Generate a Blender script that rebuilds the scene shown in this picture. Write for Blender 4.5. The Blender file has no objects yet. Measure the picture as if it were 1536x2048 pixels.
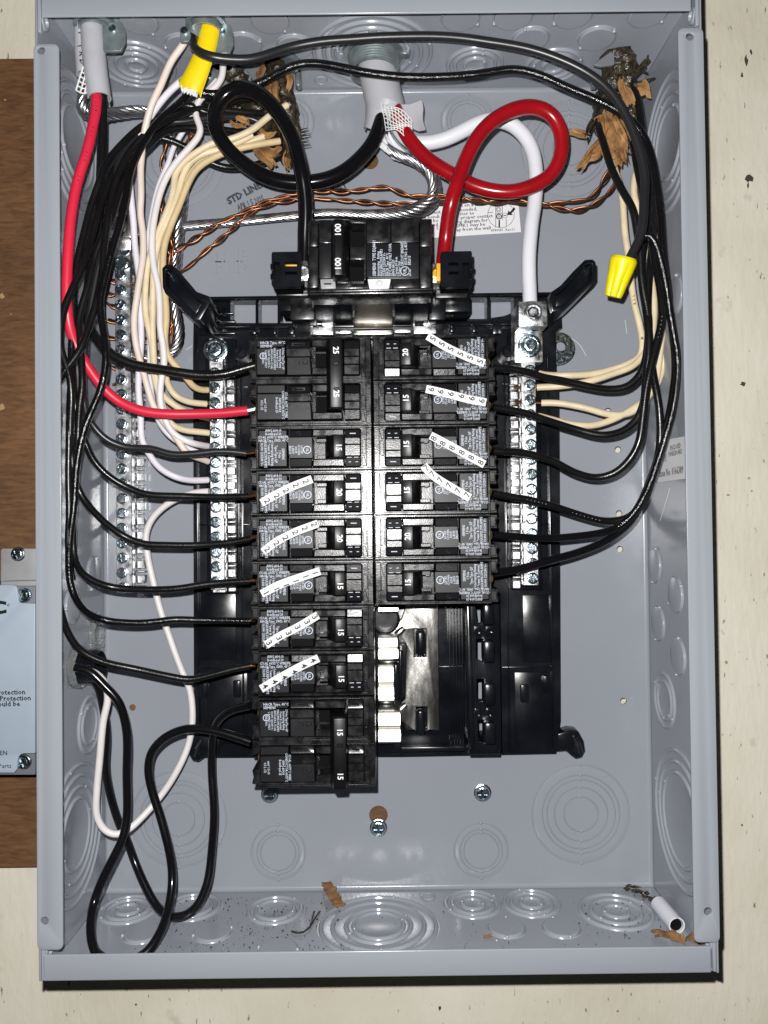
import bpy, bmesh, math, random
from mathutils import Vector, Matrix
from mathutils.geometry import tessellate_polygon
random.seed(7)
SC = bpy.context.scene
COL = SC.collection

# ------------------------------------------------------------------ camera
# world: X right, Y into the wall, Z up; the inner back face of the steel box is Y = 0.
# "d" below is the distance a thing stands out from that back face towards the camera (d = -Y), metres.
F, CX, CY, CZ = 1539.8, 0.00446, 0.02532, -0.5103
RA, RB, RC = -0.016211, -0.002084, -0.011489
def _rot(a, b, c):
    ca, sa, cb, sb, cc, sc = math.cos(a), math.sin(a), math.cos(b), math.sin(b), math.cos(c), math.sin(c)
    rx = Matrix(((1, 0, 0), (0, ca, -sa), (0, sa, ca))); ry = Matrix(((cb, 0, sb), (0, 1, 0), (-sb, 0, cb)))
    rz = Matrix(((cc, -sc, 0), (sc, cc, 0), (0, 0, 1)))
    return rz @ rx @ ry
_R = _rot(RA, RB, RC)
_m = lambda r: Vector((r[0], r[2], -r[1]))
RIGHT, DOWN, FWD = _m(_R[0]), _m(_R[1]), _m(_R[2])
CAM = Vector((CX, CZ, -CY))
cd = bpy.data.cameras.new('camera'); cam = bpy.data.objects.new('camera', cd); COL.objects.link(cam)
mw = Matrix.Identity(4)
for i, ax in enumerate((RIGHT, -DOWN, -FWD)):
    for j in range(3): mw[j][i] = ax[j]
mw.translation = CAM
cam.matrix_world = mw
cd.sensor_fit = 'AUTO'; cd.sensor_width = 36.0; cd.lens = F / 2048 * 36.0
cd.clip_start = 0.01; cd.clip_end = 20
SC.camera = cam

# ------------------------------------------------------------------ world, flash lamp, exposure
W = bpy.data.worlds.new('World'); SC.world = W; W.use_nodes = True
W.node_tree.nodes['Background'].inputs[0].default_value = (0.9, 0.95, 1, 1)
W.node_tree.nodes['Background'].inputs[1].default_value = 0.014
ld = bpy.data.lights.new('phone_flash', 'POINT'); ld.energy = 10.6; ld.shadow_soft_size = 0.0028; ld.color = (1.0, 0.985, 0.965)
fl = bpy.data.objects.new('phone_flash', ld); COL.objects.link(fl)
fl.location = CAM + RIGHT * -0.010 - DOWN * 0.024 + FWD * 0.004
fl.rotation_euler = (math.radians(90), 0, 0)
# added off-axis gain flattens the falloff, standing in for the phone's tone mapping
ld.use_nodes = True
nt = ld.node_tree; em = nt.nodes['Emission']
tc = nt.nodes.new('ShaderNodeTexCoord'); sp = nt.nodes.new('ShaderNodeSeparateXYZ')
nt.links.new(tc.outputs['Normal'], sp.inputs[0])
ab = nt.nodes.new('ShaderNodeMath'); ab.operation = 'ABSOLUTE'; nt.links.new(sp.outputs['Z'], ab.inputs[0])
mx = nt.nodes.new('ShaderNodeMath'); mx.operation = 'MAXIMUM'; mx.inputs[1].default_value = 0.72; nt.links.new(ab.outputs[0], mx.inputs[0])
pw = nt.nodes.new('ShaderNodeMath'); pw.operation = 'POWER'; pw.inputs[1].default_value = -1.6; nt.links.new(mx.outputs[0], pw.inputs[0])
nt.links.new(pw.outputs[0], em.inputs['Strength'])
vs = SC.view_settings; vs.view_transform = 'Standard'; vs.look = 'None'; vs.exposure = 0; vs.gamma = 1
SC.cycles.max_bounces = 8; SC.cycles.sample_clamp_indirect = 4

# ------------------------------------------------------------------ photo-plane helpers (pixel of the 1536 x 2048 photo -> point at a given real distance)
def ray(u, v): return RIGHT * ((u - 768) / F) + DOWN * ((v - 1024) / F) + FWD
def P(u, v, d):
    r = ray(u, v); return CAM + r * ((-d - CAM.y) / r.y)
def on_z(u, v, z):
    r = ray(u, v); return CAM + r * ((z - CAM.z) / r.z)
def on_x(u, v, x):
    r = ray(u, v); return CAM + r * ((x - CAM.x) / r.x)
def S(d): return (0.5103 - d) / F

# ------------------------------------------------------------------ materials
MATS = {}
def mat(name, col, rough=0.5, metal=0.0, spec=0.5, var=0.0, vscale=60, bump=0.0, bscale=300, rvar=0.0, stretch=None, col2=None, trans=0.0, coat=0.0, detail=4):
    m = bpy.data.materials.new(name); m.use_nodes = True; nt = m.node_tree; b = nt.nodes['Principled BSDF']
    b.inputs['Base Color'].default_value = (*col, 1); b.inputs['Roughness'].default_value = rough
    b.inputs['Metallic'].default_value = metal; b.inputs['Specular IOR Level'].default_value = spec
    if trans: b.inputs['Transmission Weight'].default_value = trans
    if coat: b.inputs['Coat Weight'].default_value = coat; b.inputs['Coat Roughness'].default_value = 0.12
    tc = nt.nodes.new('ShaderNodeTexCoord'); mp = nt.nodes.new('ShaderNodeMapping')
    nt.links.new(tc.outputs['Object'], mp.inputs[0])
    if stretch: mp.inputs['Scale'].default_value = stretch
    if var or col2 or rvar:
        n = nt.nodes.new('ShaderNodeTexNoise'); n.inputs['Scale'].default_value = vscale; n.inputs['Detail'].default_value = detail
        nt.links.new(mp.outputs[0], n.inputs[0])
        if var or col2:
            c2 = col2 or tuple(min(1, c * (1 + var)) for c in col); c1 = col if col2 else tuple(c * (1 - var) for c in col)
            r = nt.nodes.new('ShaderNodeValToRGB'); r.color_ramp.elements[0].position = 0.38; r.color_ramp.elements[1].position = 0.66
            r.color_ramp.elements[0].color = (*c1, 1); r.color_ramp.elements[1].color = (*c2, 1)
            nt.links.new(n.outputs[0], r.inputs[0]); nt.links.new(r.outputs[0], b.inputs['Base Color'])
        if rvar:
            mr = nt.nodes.new('ShaderNodeMapRange'); mr.inputs[1].default_value = 0.3; mr.inputs[2].default_value = 0.7
            mr.inputs[3].default_value = max(0.03, rough - rvar); mr.inputs[4].default_value = min(1, rough + rvar)
            nt.links.new(n.outputs[0], mr.inputs[0]); nt.links.new(mr.outputs[0], b.inputs['Roughness'])
    if bump:
        n2 = nt.nodes.new('ShaderNodeTexNoise'); n2.inputs['Scale'].default_value = bscale; n2.inputs['Detail'].default_value = 3
        nt.links.new(mp.outputs[0], n2.inputs[0])
        bp = nt.nodes.new('ShaderNodeBump'); bp.inputs['Strength'].default_value = bump; bp.inputs['Distance'].default_value = 0.001
        nt.links.new(n2.outputs[0], bp.inputs['Height']); nt.links.new(bp.outputs[0], b.inputs['Normal'])
    MATS[name] = m
    return m
mat('grey_paint', (0.302, 0.322, 0.360), 0.22, var=0.02, vscale=9, bump=0.05, bscale=420, rvar=0.09, detail=8)
mat('breaker_plastic', (0.007, 0.007, 0.008), 0.27, col2=(0.017, 0.017, 0.019), vscale=190, bump=0.06, bscale=1500, rvar=0.10)
mat('label_plastic', (0.010, 0.0105, 0.0125), 0.40, spec=0.34, var=0.15, vscale=200)
mat('handle_plastic', (0.005, 0.005, 0.006), 0.36, spec=.35, bump=0.05, bscale=1800)
mat('tray_plastic', (0.006, 0.007, 0.010), 0.22, var=0.2, vscale=50, rvar=0.08, bump=0.03, bscale=200)
mat('pit_black', (0.003, 0.003, 0.0035), 0.8, spec=0.12)  # shade of deep openings put into a near-black colour; also some marks
mat('black_insulation', (0.0065, 0.0065, 0.007), 0.27, spec=0.42, bump=0.10, bscale=900, rvar=0.09)
mat('gloss_insulation', (0.005, 0.005, 0.006), 0.16, bump=0.28, bscale=1100, rvar=0.06)
mat('smooth_black', (0.005, 0.005, 0.006), 0.19, bump=0.04, bscale=260, rvar=0.05)
mat('charcoal_insulation', (0.017, 0.0175, 0.020), 0.33, bump=0.03, bscale=600)
mat('service_black', (0.005, 0.005, 0.006), 0.14, bump=0.02, bscale=160)
mat('service_red', (0.31, 0.005, 0.010), 0.22, var=0.10, vscale=70, bump=0.03, bscale=240)
mat('branch_red', (0.66, 0.020, 0.055), 0.38, var=0.05, vscale=60)
mat('service_white', (0.74, 0.75, 0.80), 0.35, var=0.04, vscale=40)
mat('white_insulation', (0.78, 0.74, 0.74), 0.4, var=0.03, vscale=90)
mat('lilac_insulation', (0.76, 0.73, 0.80), 0.4, var=0.03, vscale=90)
mat('peach_insulation', (0.76, 0.65, 0.57), 0.4, var=0.04, vscale=90)
mat('cream_insulation', (0.74, 0.62, 0.42), 0.45, var=0.07, vscale=120, bump=0.05, bscale=600)
mat('tan_insulation', (0.68, 0.52, 0.30), 0.45, var=0.07, vscale=120, bump=0.05, bscale=600)
mat('oldgrey_insulation', (0.50, 0.48, 0.44), 0.45, var=0.05)
mat('aluminium', (0.74, 0.745, 0.76), 0.36, metal=1, bump=0.16, bscale=1100, rvar=0.16, vscale=260)
mat('strand_metal', (0.62, 0.62, 0.64), 0.30, metal=1, rvar=0.1, vscale=200)
mat('zinc', (0.54, 0.64, 0.70), 0.20, metal=1, bump=0.22, bscale=1200, rvar=0.10, vscale=500)
mat('dull_zinc', (0.34, 0.39, 0.40), 0.42, metal=0.7, var=0.2, vscale=150, bump=0.1, bscale=900)
mat('bus_metal', (0.78, 0.75, 0.72), 0.30, metal=1, stretch=(1, 1, 0.12), var=0.16, vscale=260, bump=0.08, bscale=900, rvar=0.1)
mat('copper', (0.33, 0.145, 0.075), 0.38, metal=1, var=0.18, vscale=150)
mat('brass', (0.85, 0.55, 0.13), 0.42, metal=1)
mat('orange_plastic', (0.85, 0.42, 0.02), 0.45)
mat('yellow_jacket', (0.86, 0.64, 0.004), 0.45, var=0.05, vscale=80, bump=0.04, bscale=300)
mat('yellow_cap', (0.88, 0.72, 0.004), 0.38)
mat('white_jacket', (0.44, 0.445, 0.48), 0.38, var=0.06, vscale=50, bump=0.05, bscale=150)
mat('foil_white', (0.75, 0.76, 0.80), 0.3, bump=0.2, bscale=250)
mat('kraft_paper', (0.40, 0.215, 0.08), 0.65, col2=(0.17, 0.08, 0.028), vscale=140, bump=0.4, bscale=350)
mat('tar', (0.010, 0.008, 0.006), 0.28, col2=(0.055, 0.04, 0.02), vscale=330, bump=1.0, bscale=420, rvar=0.15)
mat('paper_white', (0.80, 0.80, 0.80), 0.5)
mat('label_white', (0.84, 0.84, 0.87), 0.45)
mat('ink', (0.008, 0.008, 0.009), 0.5)
mat('stamp_ink', (0.03, 0.03, 0.04), 0.6, col2=(0.10, 0.11, 0.13), vscale=900)
mat('print_white', (0.58, 0.63, 0.72), 0.5)
mat('number_white', (0.85, 0.85, 0.85), 0.5)
mat('cover_blue', (0.36, 0.43, 0.51), 0.4, var=0.02)
mat('bracket_grey', (0.33, 0.335, 0.345), 0.45, var=0.06, vscale=80)
mat('case_grey', (0.16, 0.17, 0.19), 0.45)
mat('plate_metal', (0.60, 0.58, 0.56), 0.25, metal=1, stretch=(1, 1, 0.3), var=0.05, vscale=500, bump=0.06, bscale=1500, rvar=0.03)
mat('stab_metal', (0.93, 0.91, 0.86), 0.33, metal=1, bump=.04, bscale=700)
mat('pocket_gloss', (0.010, 0.010, 0.012), 0.22, bump=.05, bscale=900)
mat('chip_dark', (0.06, 0.05, 0.04), .9)
mat('chip_tan', (0.45, 0.28, 0.13), .8)
mat('dirt', (0.008, 0.007, 0.006), 0.9)
mat('strap_metal', (0.86, 0.80, 0.70), 0.26, metal=1, stretch=(1, 1, .05), bump=.05, bscale=600)
mat('clear_plastic', (0.93, 0.97, 0.96), 0.08, trans=0.9, spec=0.6, bump=0.1, bscale=150)
mat('mesh_thread', (0.8, 0.8, 0.8), 0.3)
mat('shaft_white', (0.72, 0.70, 0.64), 0.6)

def wall_material():
    m = bpy.data.materials.new('cream_wall'); m.use_nodes = True; nt = m.node_tree; b = nt.nodes['Principled BSDF']
    N = nt.nodes.new; L = nt.links.new
    tc = N('ShaderNodeTexCoord'); mp = N('ShaderNodeMapping'); L(tc.outputs['Object'], mp.inputs[0]); mp.inputs['Scale'].default_value = (1, 1, 0.35)
    n1 = N('ShaderNodeTexNoise'); n1.inputs['Scale'].default_value = 14; n1.inputs['Detail'].default_value = 5; L(tc.outputs['Object'], n1.inputs[0])
    r1 = N('ShaderNodeValToRGB'); r1.color_ramp.elements[0].color = (0.72, 0.670, 0.540, 1); r1.color_ramp.elements[1].color = (0.81, 0.770, 0.655, 1)
    r1.color_ramp.elements[0].position = 0.3; r1.color_ramp.elements[1].position = 0.65; L(n1.outputs[0], r1.inputs[0])
    # fine specks and nicks in the old paint
    n2 = N('ShaderNodeTexNoise'); n2.inputs['Scale'].default_value = 330; n2.inputs['Detail'].default_value = 2; L(mp.outputs[0], n2.inputs[0])
    r2 = N('ShaderNodeValToRGB'); r2.color_ramp.elements[0].position = 0.235; r2.color_ramp.elements[0].color = (0.20, 0.16, 0.11, 1)
    r2.color_ramp.elements[1].position = 0.30; r2.color_ramp.elements[1].color = (1, 1, 1, 1); L(n2.outputs[0], r2.inputs[0])
    n4 = N('ShaderNodeTexNoise'); n4.inputs['Scale'].default_value = 60; n4.inputs['Detail'].default_value = 6; L(tc.outputs['Object'], n4.inputs[0])
    r4 = N('ShaderNodeValToRGB'); r4.color_ramp.elements[0].position = 0.26; r4.color_ramp.elements[0].color = (0.45, 0.40, 0.33, 1)
    r4.color_ramp.elements[1].position = 0.34; r4.color_ramp.elements[1].color = (1, 1, 1, 1); L(n4.outputs[0], r4.inputs[0])
    mu = N('ShaderNodeMixRGB'); mu.blend_type = 'MULTIPLY'; mu.inputs[0].default_value = 0.85; L(r1.outputs[0], mu.inputs[1]); L(r2.outputs[0], mu.inputs[2])
    mu2 = N('ShaderNodeMixRGB'); mu2.blend_type = 'MULTIPLY'; mu2.inputs[0].default_value = 0.3; L(mu.outputs[0], mu2.inputs[1]); L(r4.outputs[0], mu2.inputs[2])
    L(mu2.outputs[0], b.inputs['Base Color']); b.inputs['Roughness'].default_value = 0.55
    n3 = N('ShaderNodeTexNoise'); n3.inputs['Scale'].default_value = 170; n3.inputs['Detail'].default_value = 6; L(mp.outputs[0], n3.inputs[0])
    bp = N('ShaderNodeBump'); bp.inputs['Strength'].default_value = 0.55; bp.inputs['Distance'].default_value = 0.0012
    L(n3.outputs[0], bp.inputs['Height']); L(bp.outputs[0], b.inputs['Normal'])
    MATS['cream_wall'] = m
def wood_material():
    m = bpy.data.materials.new('plywood'); m.use_nodes = True; nt = m.node_tree; b = nt.nodes['Principled BSDF']
    N = nt.nodes.new; L = nt.links.new
    tc = N('ShaderNodeTexCoord'); mp = N('ShaderNodeMapping'); L(tc.outputs['Object'], mp.inputs[0]); mp.inputs['Scale'].default_value = (0.22, 1, 1)
    n1 = N('ShaderNodeTexNoise'); n1.inputs['Scale'].default_value = 420; n1.inputs['Detail'].default_value = 6; n1.inputs['Distortion'].default_value = 0.6; L(mp.outputs[0], n1.inputs[0])
    r1 = N('ShaderNodeValToRGB'); r1.color_ramp.elements[0].color = (0.098, 0.045, 0.018, 1); r1.color_ramp.elements[1].color = (0.190, 0.092, 0.039, 1)
    r1.color_ramp.elements[0].position = 0.3; r1.color_ramp.elements[1].position = 0.7; L(n1.outputs[0], r1.inputs[0])
    n2 = N('ShaderNodeTexNoise'); n2.inputs['Scale'].default_value = 12; L(tc.outputs['Object'], n2.inputs[0])
    mu = N('ShaderNodeMixRGB'); mu.blend_type = 'OVERLAY'; mu.inputs[0].default_value = 0.5; L(r1.outputs[0], mu.inputs[1]); L(n2.outputs[0], mu.inputs[2])
    L(mu.outputs[0], b.inputs['Base Color']); b.inputs['Roughness'].default_value = 0.6
    bp = N('ShaderNodeBump'); bp.inputs['Strength'].default_value = 0.25; bp.inputs['Distance'].default_value = 0.001
    L(n1.outputs[0], bp.inputs['Height']); L(bp.outputs[0], b.inputs['Normal'])
    MATS['plywood'] = m
wall_material(); wood_material()

# ------------------------------------------------------------------ mesh builder
class MB:
    def __init__(s): s.v = []; s.f = []
    def add(s, vs, fs):
        o = len(s.v); s.v += [tuple(p) for p in vs]; s.f += [tuple(i + o for i in f) for f in fs]; return s
    def box(s, a, b):      # two world corners
        x0, x1 = sorted((a[0], b[0])); y0, y1 = sorted((a[1], b[1])); z0, z1 = sorted((a[2], b[2]))
        vs = [(x, y, z) for x in (x0, x1) for y in (y0, y1) for z in (z0, z1)]
        return s.add(vs, [(0, 1, 3, 2), (4, 6, 7, 5), (0, 4, 5, 1), (2, 3, 7, 6), (0, 2, 6, 4), (1, 5, 7, 3)])
    def bx(s, x0, x1, z0, z1, d0, d1): return s.box((x0, -d0, z0), (x1, -d1, z1))
    def bxp(s, u0, v0, u1, v1, d0, d1):     # photo rectangle at its front distance d1
        c = P((u0 + u1) / 2, (v0 + v1) / 2, d1); w = (u1 - u0) / 2 * S(d1); h = (v1 - v0) / 2 * S(d1)
        return s.bx(c.x - w, c.x + w, c.z - h, c.z + h, d0, d1)
    def prism(s, outer, d0, d1, holes=()):  # outlines of (x, z), extruded from d0 to d1
        loops = [list(outer)] + [list(h) for h in holes]
        pts = [Vector((p[0], p[1], 0)) for l in loops for p in l]
        tris = tessellate_polygon([[Vector((p[0], p[1], 0)) for p in l] for l in loops])
        n = len(pts); vs = [(p.x, -d1, p.y) for p in pts] + [(p.x, -d0, p.y) for p in pts]; fs = []
        for t in tris:
            a, b, c = t; ar = (pts[b] - pts[a]).cross(pts[c] - pts[a]).z
            if ar < 0: t = (a, c, b)
            fs.append(t); fs.append(tuple(i + n for i in reversed(t)))
        o = 0
        for l in loops:
            k = len(l)
            for i in range(k): fs.append((o + i, o + (i + 1) % k, n + o + (i + 1) % k, n + o + i))
            o += k
        return s.add(vs, fs)
    def prismp(s, pts, d0, d1, holes=()):
        q = lambda l: [(P(u, v, d1).x, P(u, v, d1).z) for u, v in l]
        return s.prism(q(pts), d0, d1, [q(h) for h in holes])
    def lathe(s, o, axis, prof, n=24, ref=None):
        o = Vector(o); axis = Vector(axis).normalized(); e1 = Vector(ref) if ref else axis.orthogonal(); e1 = (e1 - axis * e1.dot(axis)).normalized(); e2 = axis.cross(e1)
        vs = []; fs = []; m = len(prof)
        for r, h in prof:
            for k in range(n):
                t = 2 * math.pi * k / n; vs.append(o + axis * h + e1 * (r * math.cos(t)) + e2 * (r * math.sin(t)))
        for i in range(m - 1):
            for k in range(n): fs.append((i * n + k, i * n + (k + 1) % n, (i + 1) * n + (k + 1) % n, (i + 1) * n + k))
        if prof[0][0] > 1e-7: fs.append(tuple(reversed(range(n))))
        if prof[-1][0] > 1e-7: fs.append(tuple((m - 1) * n + k for k in range(n)))
        return s.add(vs, fs)
    def tube(s, pts, r, n=10, caps=True, flat=1.0, up=None, wob=0.0):
        pts = [Vector(p) for p in pts]; N = len(pts); rr = r if isinstance(r, (list, tuple)) else [r] * N
        T = [(pts[min(i + 1, N - 1)] - pts[max(i - 1, 0)]).normalized() for i in range(N)]
        e = Vector(up) if up else T[0].orthogonal(); vs = []; fs = []
        for i in range(N):
            e = (e - T[i] * e.dot(T[i])); e = e.normalized() if e.length > 1e-9 else T[i].orthogonal().normalized()
            b = T[i].cross(e)
            for k in range(n):
                t = 2 * math.pi * k / n; w = 1 + (random.uniform(-wob, wob) if wob else 0)
                vs.append(pts[i] + e * (rr[i] * w * math.cos(t)) + b * (rr[i] * w * flat * math.sin(t)))
        for i in range(N - 1):
            for k in range(n): fs.append((i * n + k, i * n + (k + 1) % n, (i + 1) * n + (k + 1) % n, (i + 1) * n + k))
        if caps: fs.append(tuple(reversed(range(n)))); fs.append(tuple((N - 1) * n + k for k in range(n)))
        return s.add(vs, fs)
    def mesh(s, name, m, bevel=0, seg=1, smooth=True, ang=38):
        me = bpy.data.meshes.new(name); me.from_pydata([tuple(p) for p in s.v], [], s.f)
        bm = bmesh.new(); bm.from_mesh(me)
        bmesh.ops.recalc_face_normals(bm, faces=bm.faces)
        if bevel:
            ed = [e for e in bm.edges if len(e.link_faces) == 2 and e.calc_face_angle(0) > math.radians(35)]
            bmesh.ops.bevel(bm, geom=ed, offset=bevel, segments=seg, affect='EDGES', clamp_overlap=True, profile=0.5)
        bm.to_mesh(me); bm.free()
        if smooth:
            me.polygons.foreach_set('use_smooth', [True] * len(me.polygons))
            me.set_sharp_from_angle(angle=math.radians(ang))
        me.materials.append(MATS[m]); me.update()
        return me
def ob(name, me, parent=None, loc=None):
    o = bpy.data.objects.new(name, me); COL.objects.link(o)
    if parent is not None:
        o.parent = parent
        if loc is not None: o.location = loc
        elif parent.type == 'EMPTY' and not parent.get('_local'): o.location = -parent.location
    elif loc is not None: o.location = loc
    return o
def tag(o, label, cat, group=None):
    o['label'] = label; o['category'] = cat
    if group: o['group'] = group
    return o
LOCAL = set()
def thing(name, loc, label, cat, group=None):
    o = bpy.data.objects.new(name, None); o.empty_display_size = 0.01; COL.objects.link(o); o.location = loc
    return tag(o, label, cat, group)
def copy_tree(o, parent=None):
    c = o.copy(); COL.objects.link(c)
    if parent is not None: c.parent = parent
    for ch in list(o.children): copy_tree(ch, c)
    return c
def rename_tree_material(o): pass

def circle(cx, cz, r, n=24): return [(cx + r * math.cos(2 * math.pi * k / n), cz + r * math.sin(2 * math.pi * k / n)) for k in range(n)]
def circp(u, v, rpx, d, n=24):
    c = P(u, v, d); return circle(c.x, c.z, rpx * S(d), n)
def rrect(x0, x1, z0, z1, r, n=4, corners=(1, 1, 1, 1)):
    out = []
    for (cx, cz, a0, on) in ((x1 - r, z1 - r, 0, corners[0]), (x0 + r, z1 - r, 90, corners[1]), (x0 + r, z0 + r, 180, corners[2]), (x1 - r, z0 + r, 270, corners[3])):
        if on:
            for k in range(n + 1):
                a = math.radians(a0 + 90 * k / n); out.append((cx + r * math.cos(a), cz + r * math.sin(a)))
        else: out.append((cx + (r if a0 in (0, 270) else -r), cz + (r if a0 in (0, 90) else -r)))
    return out

# curves -----------------------------------------------------------
def spline(ctrl, step=0.0022, smooth=2):
    """centripetal Catmull-Rom through world points"""
    p = [Vector(c) for c in ctrl]
    p = [p[0] * 2 - p[1]] + p + [p[-1] * 2 - p[-2]]
    out = []
    for i in range(1, len(p) - 2):
        p0, p1, p2, p3 = p[i - 1], p[i], p[i + 1], p[i + 2]
        t0 = 0; t1 = t0 + max((p1 - p0).length, 1e-6) ** 0.5; t2 = t1 + max((p2 - p1).length, 1e-6) ** 0.5; t3 = t2 + max((p3 - p2).length, 1e-6) ** 0.5
        n = max(2, int((p2 - p1).length / step))
        for k in range(n):
            t = t1 + (t2 - t1) * k / n
            a1 = p0 * ((t1 - t) / (t1 - t0)) + p1 * ((t - t0) / (t1 - t0)); a2 = p1 * ((t2 - t) / (t2 - t1)) + p2 * ((t - t1) / (t2 - t1)); a3 = p2 * ((t3 - t) / (t3 - t2)) + p3 * ((t - t2) / (t3 - t2))
            b1 = a1 * ((t2 - t) / (t2 - t0)) + a2 * ((t - t0) / (t2 - t0)); b2 = a2 * ((t3 - t) / (t3 - t1)) + a3 * ((t - t1) / (t3 - t1))
            out.append(b1 * ((t2 - t) / (t2 - t1)) + b2 * ((t - t1) / (t2 - t1)))
    out.append(p[-2].copy())
    for _ in range(smooth):
        q = [out[0]] + [out[i] * 0.5 + (out[i - 1] + out[i + 1]) * 0.25 for i in range(1, len(out) - 1)] + [out[-1]]; out = q
    return out
def path3(pts):
    """photo points (u, v) or (u, v, d): missing d run evenly between the given ones"""
    L = [0.0]
    for i in range(1, len(pts)): L.append(L[-1] + math.hypot(pts[i][0] - pts[i - 1][0], pts[i][1] - pts[i - 1][1]))
    known = [i for i, p in enumerate(pts) if len(p) > 2]; out = []
    for i, p in enumerate(pts):
        lo = max([k for k in known if k <= i], default=known[0]); hi = min([k for k in known if k >= i], default=known[-1])
        if lo == hi: d = pts[lo][2]
        else: d = pts[lo][2] + (pts[hi][2] - pts[lo][2]) * (L[i] - L[lo]) / (L[hi] - L[lo])
        out.append(P(p[0], p[1], d))
    return out
def strands(path, n, R, r, pitch, ph=0.0, spread=None):
    """n helical strands about a path; spread(t) scales the helix radius"""
    N = len(path); T = [(path[min(i + 1, N - 1)] - path[max(i - 1, 0)]).normalized() for i in range(N)]
    e = T[0].orthogonal(); fr = []; s = 0.0
    for i in range(N):
        e = (e - T[i] * e.dot(T[i])).normalized(); fr.append((e.copy(), T[i].cross(e), s))
        if i < N - 1: s += (path[i + 1] - path[i]).length
    res = []
    for k in range(n):
        pts = []
        for i in range(N):
            e1, e2, q = fr[i]; a = ph + 2 * math.pi * k / n + 2 * math.pi * q / pitch; rad = R * (spread(i / (N - 1)) if spread else 1)
            pts.append(path[i] + e1 * (rad * math.cos(a)) + e2 * (rad * math.sin(a)))
        res.append(pts)
    return res

# flat print -------------------------------------------------------
def text_mesh(body, size, m, o, xd, yd, align='CENTER', valign='CENTER', bold=0.0, line=1.0, xs=1.0, res=1, emboss=0.0):
    c = bpy.data.curves.new('t', 'FONT'); c.body = body; c.size = size; c.align_x = align; c.align_y = valign; c.resolution_u = res
    c.offset = bold * size; c.space_line = line; c.extrude = emboss
    t = bpy.data.objects.new('t', c); me = bpy.data.meshes.new_from_object(t)
    bpy.data.objects.remove(t); bpy.data.curves.remove(c)
    xd = Vector(xd).normalized(); yd = Vector(yd).normalized(); zd = xd.cross(yd); o = Vector(o)
    for v in me.vertices:
        p = v.co; v.co = o + xd * (p.x * xs) + yd * p.y + zd * p.z
    me.name = 'lettering'; me.materials.clear(); me.materials.append(MATS[m])
    return me
def join_meshes(ms, m):
    bm = bmesh.new()
    for me in ms: bm.from_mesh(me); bpy.data.meshes.remove(me)
    me = bpy.data.meshes.new('lettering'); bm.to_mesh(me); bm.free(); me.materials.append(MATS[m]); return me
def disk_ring(o, xd, yd, r0, r1, n=18):
    xd = Vector(xd).normalized(); yd = Vector(yd).normalized(); o = Vector(o); mb = MB(); vs = []
    for r in (r0, r1):
        for k in range(n):
            t = 2 * math.pi * k / n; vs.append(o + xd * (r * math.cos(t)) + yd * (r * math.sin(t)))
    return mb.add(vs, [(k, (k + 1) % n, n + (k + 1) % n, n + k) for k in range(n)])
X, Y, Z = Vector((1, 0, 0)), Vector((0, 1, 0)), Vector((0, 0, 1))

# ================================================================== setting: wall, plywood, neighbour box
HW, HH, DEP, SH = 0.181, 0.26625, 0.0985, 0.0015
mb = MB(); mb.bx(-0.9, 0.9, -0.9, 0.9, -0.06, -0.014)
w = ob('wall', mb.mesh('wall', 'cream_wall', smooth=False)); w['kind'] = 'structure'
def chip_mark(parent, u, v, rpx, d, m, seed, el=1.0):
    rnd = random.Random(seed); c = P(u, v, d); n = 9; mb = MB()
    mb.prism([(c.x + rpx * S(d) * rnd.uniform(.4, 1.1) * math.cos(6.283 * k / n), c.z + rpx * S(d) * el * rnd.uniform(.4, 1.1) * math.sin(6.283 * k / n)) for k in range(n)], d - .0004, d + .0003)
    return ob('paint_chip', mb.mesh('paint_chip', m, smooth=False), parent)
for k, (u, v, r_, el, m_) in enumerate(((1498, 356, 9, 1.2, 'chip_dark'), (1486, 768, 8, .7, 'chip_dark'), (1492, 120, 4, 3.2, 'chip_dark'), (1484, 150, 3, 2.5, 'chip_dark'), (1502, 104, 3, 2.2, 'chip_dark'), (1496, 372, 2, 4, 'chip_dark'), (1456, 990, 5, .5, 'chip_tan'), (1503, 982, 3, 1, 'chip_tan'), (880, 2016, 4, 1.6, 'chip_dark'), (272, 2009, 3, 1, 'chip_dark'), (1235, 2022, 4, .7, 'chip_tan'), (1452, 1325, 4, 1.2, 'chip_tan'), (1484, 1650, 2.5, 1, 'chip_dark'))): chip_mark(w, u, v, r_, -.014, bpy.data.materials[m_].name, k, el)
pz0, pz1 = P(30, 1732, -0.006).z, P(30, 121, -0.006).z
mb = MB(); mb.bx(-0.62, 0.045, pz0, pz1, -0.0139, -0.0035)
tag(ob('plywood_board', mb.mesh('plywood_board', 'plywood', bevel=0.0006)), 'brown plywood board on the wall behind the steel box', 'board')
for k, (u, v, r_, el) in enumerate(((4, 592, 7, 1.1), (4, 815, 8, 1.2), (10, 200, 4, .5), (22, 628, 2.5, .6))): chip_mark(bpy.data.objects['plywood_board'], u, v, r_, -.0035, 'chip_tan', 40 + k, el)

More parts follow.
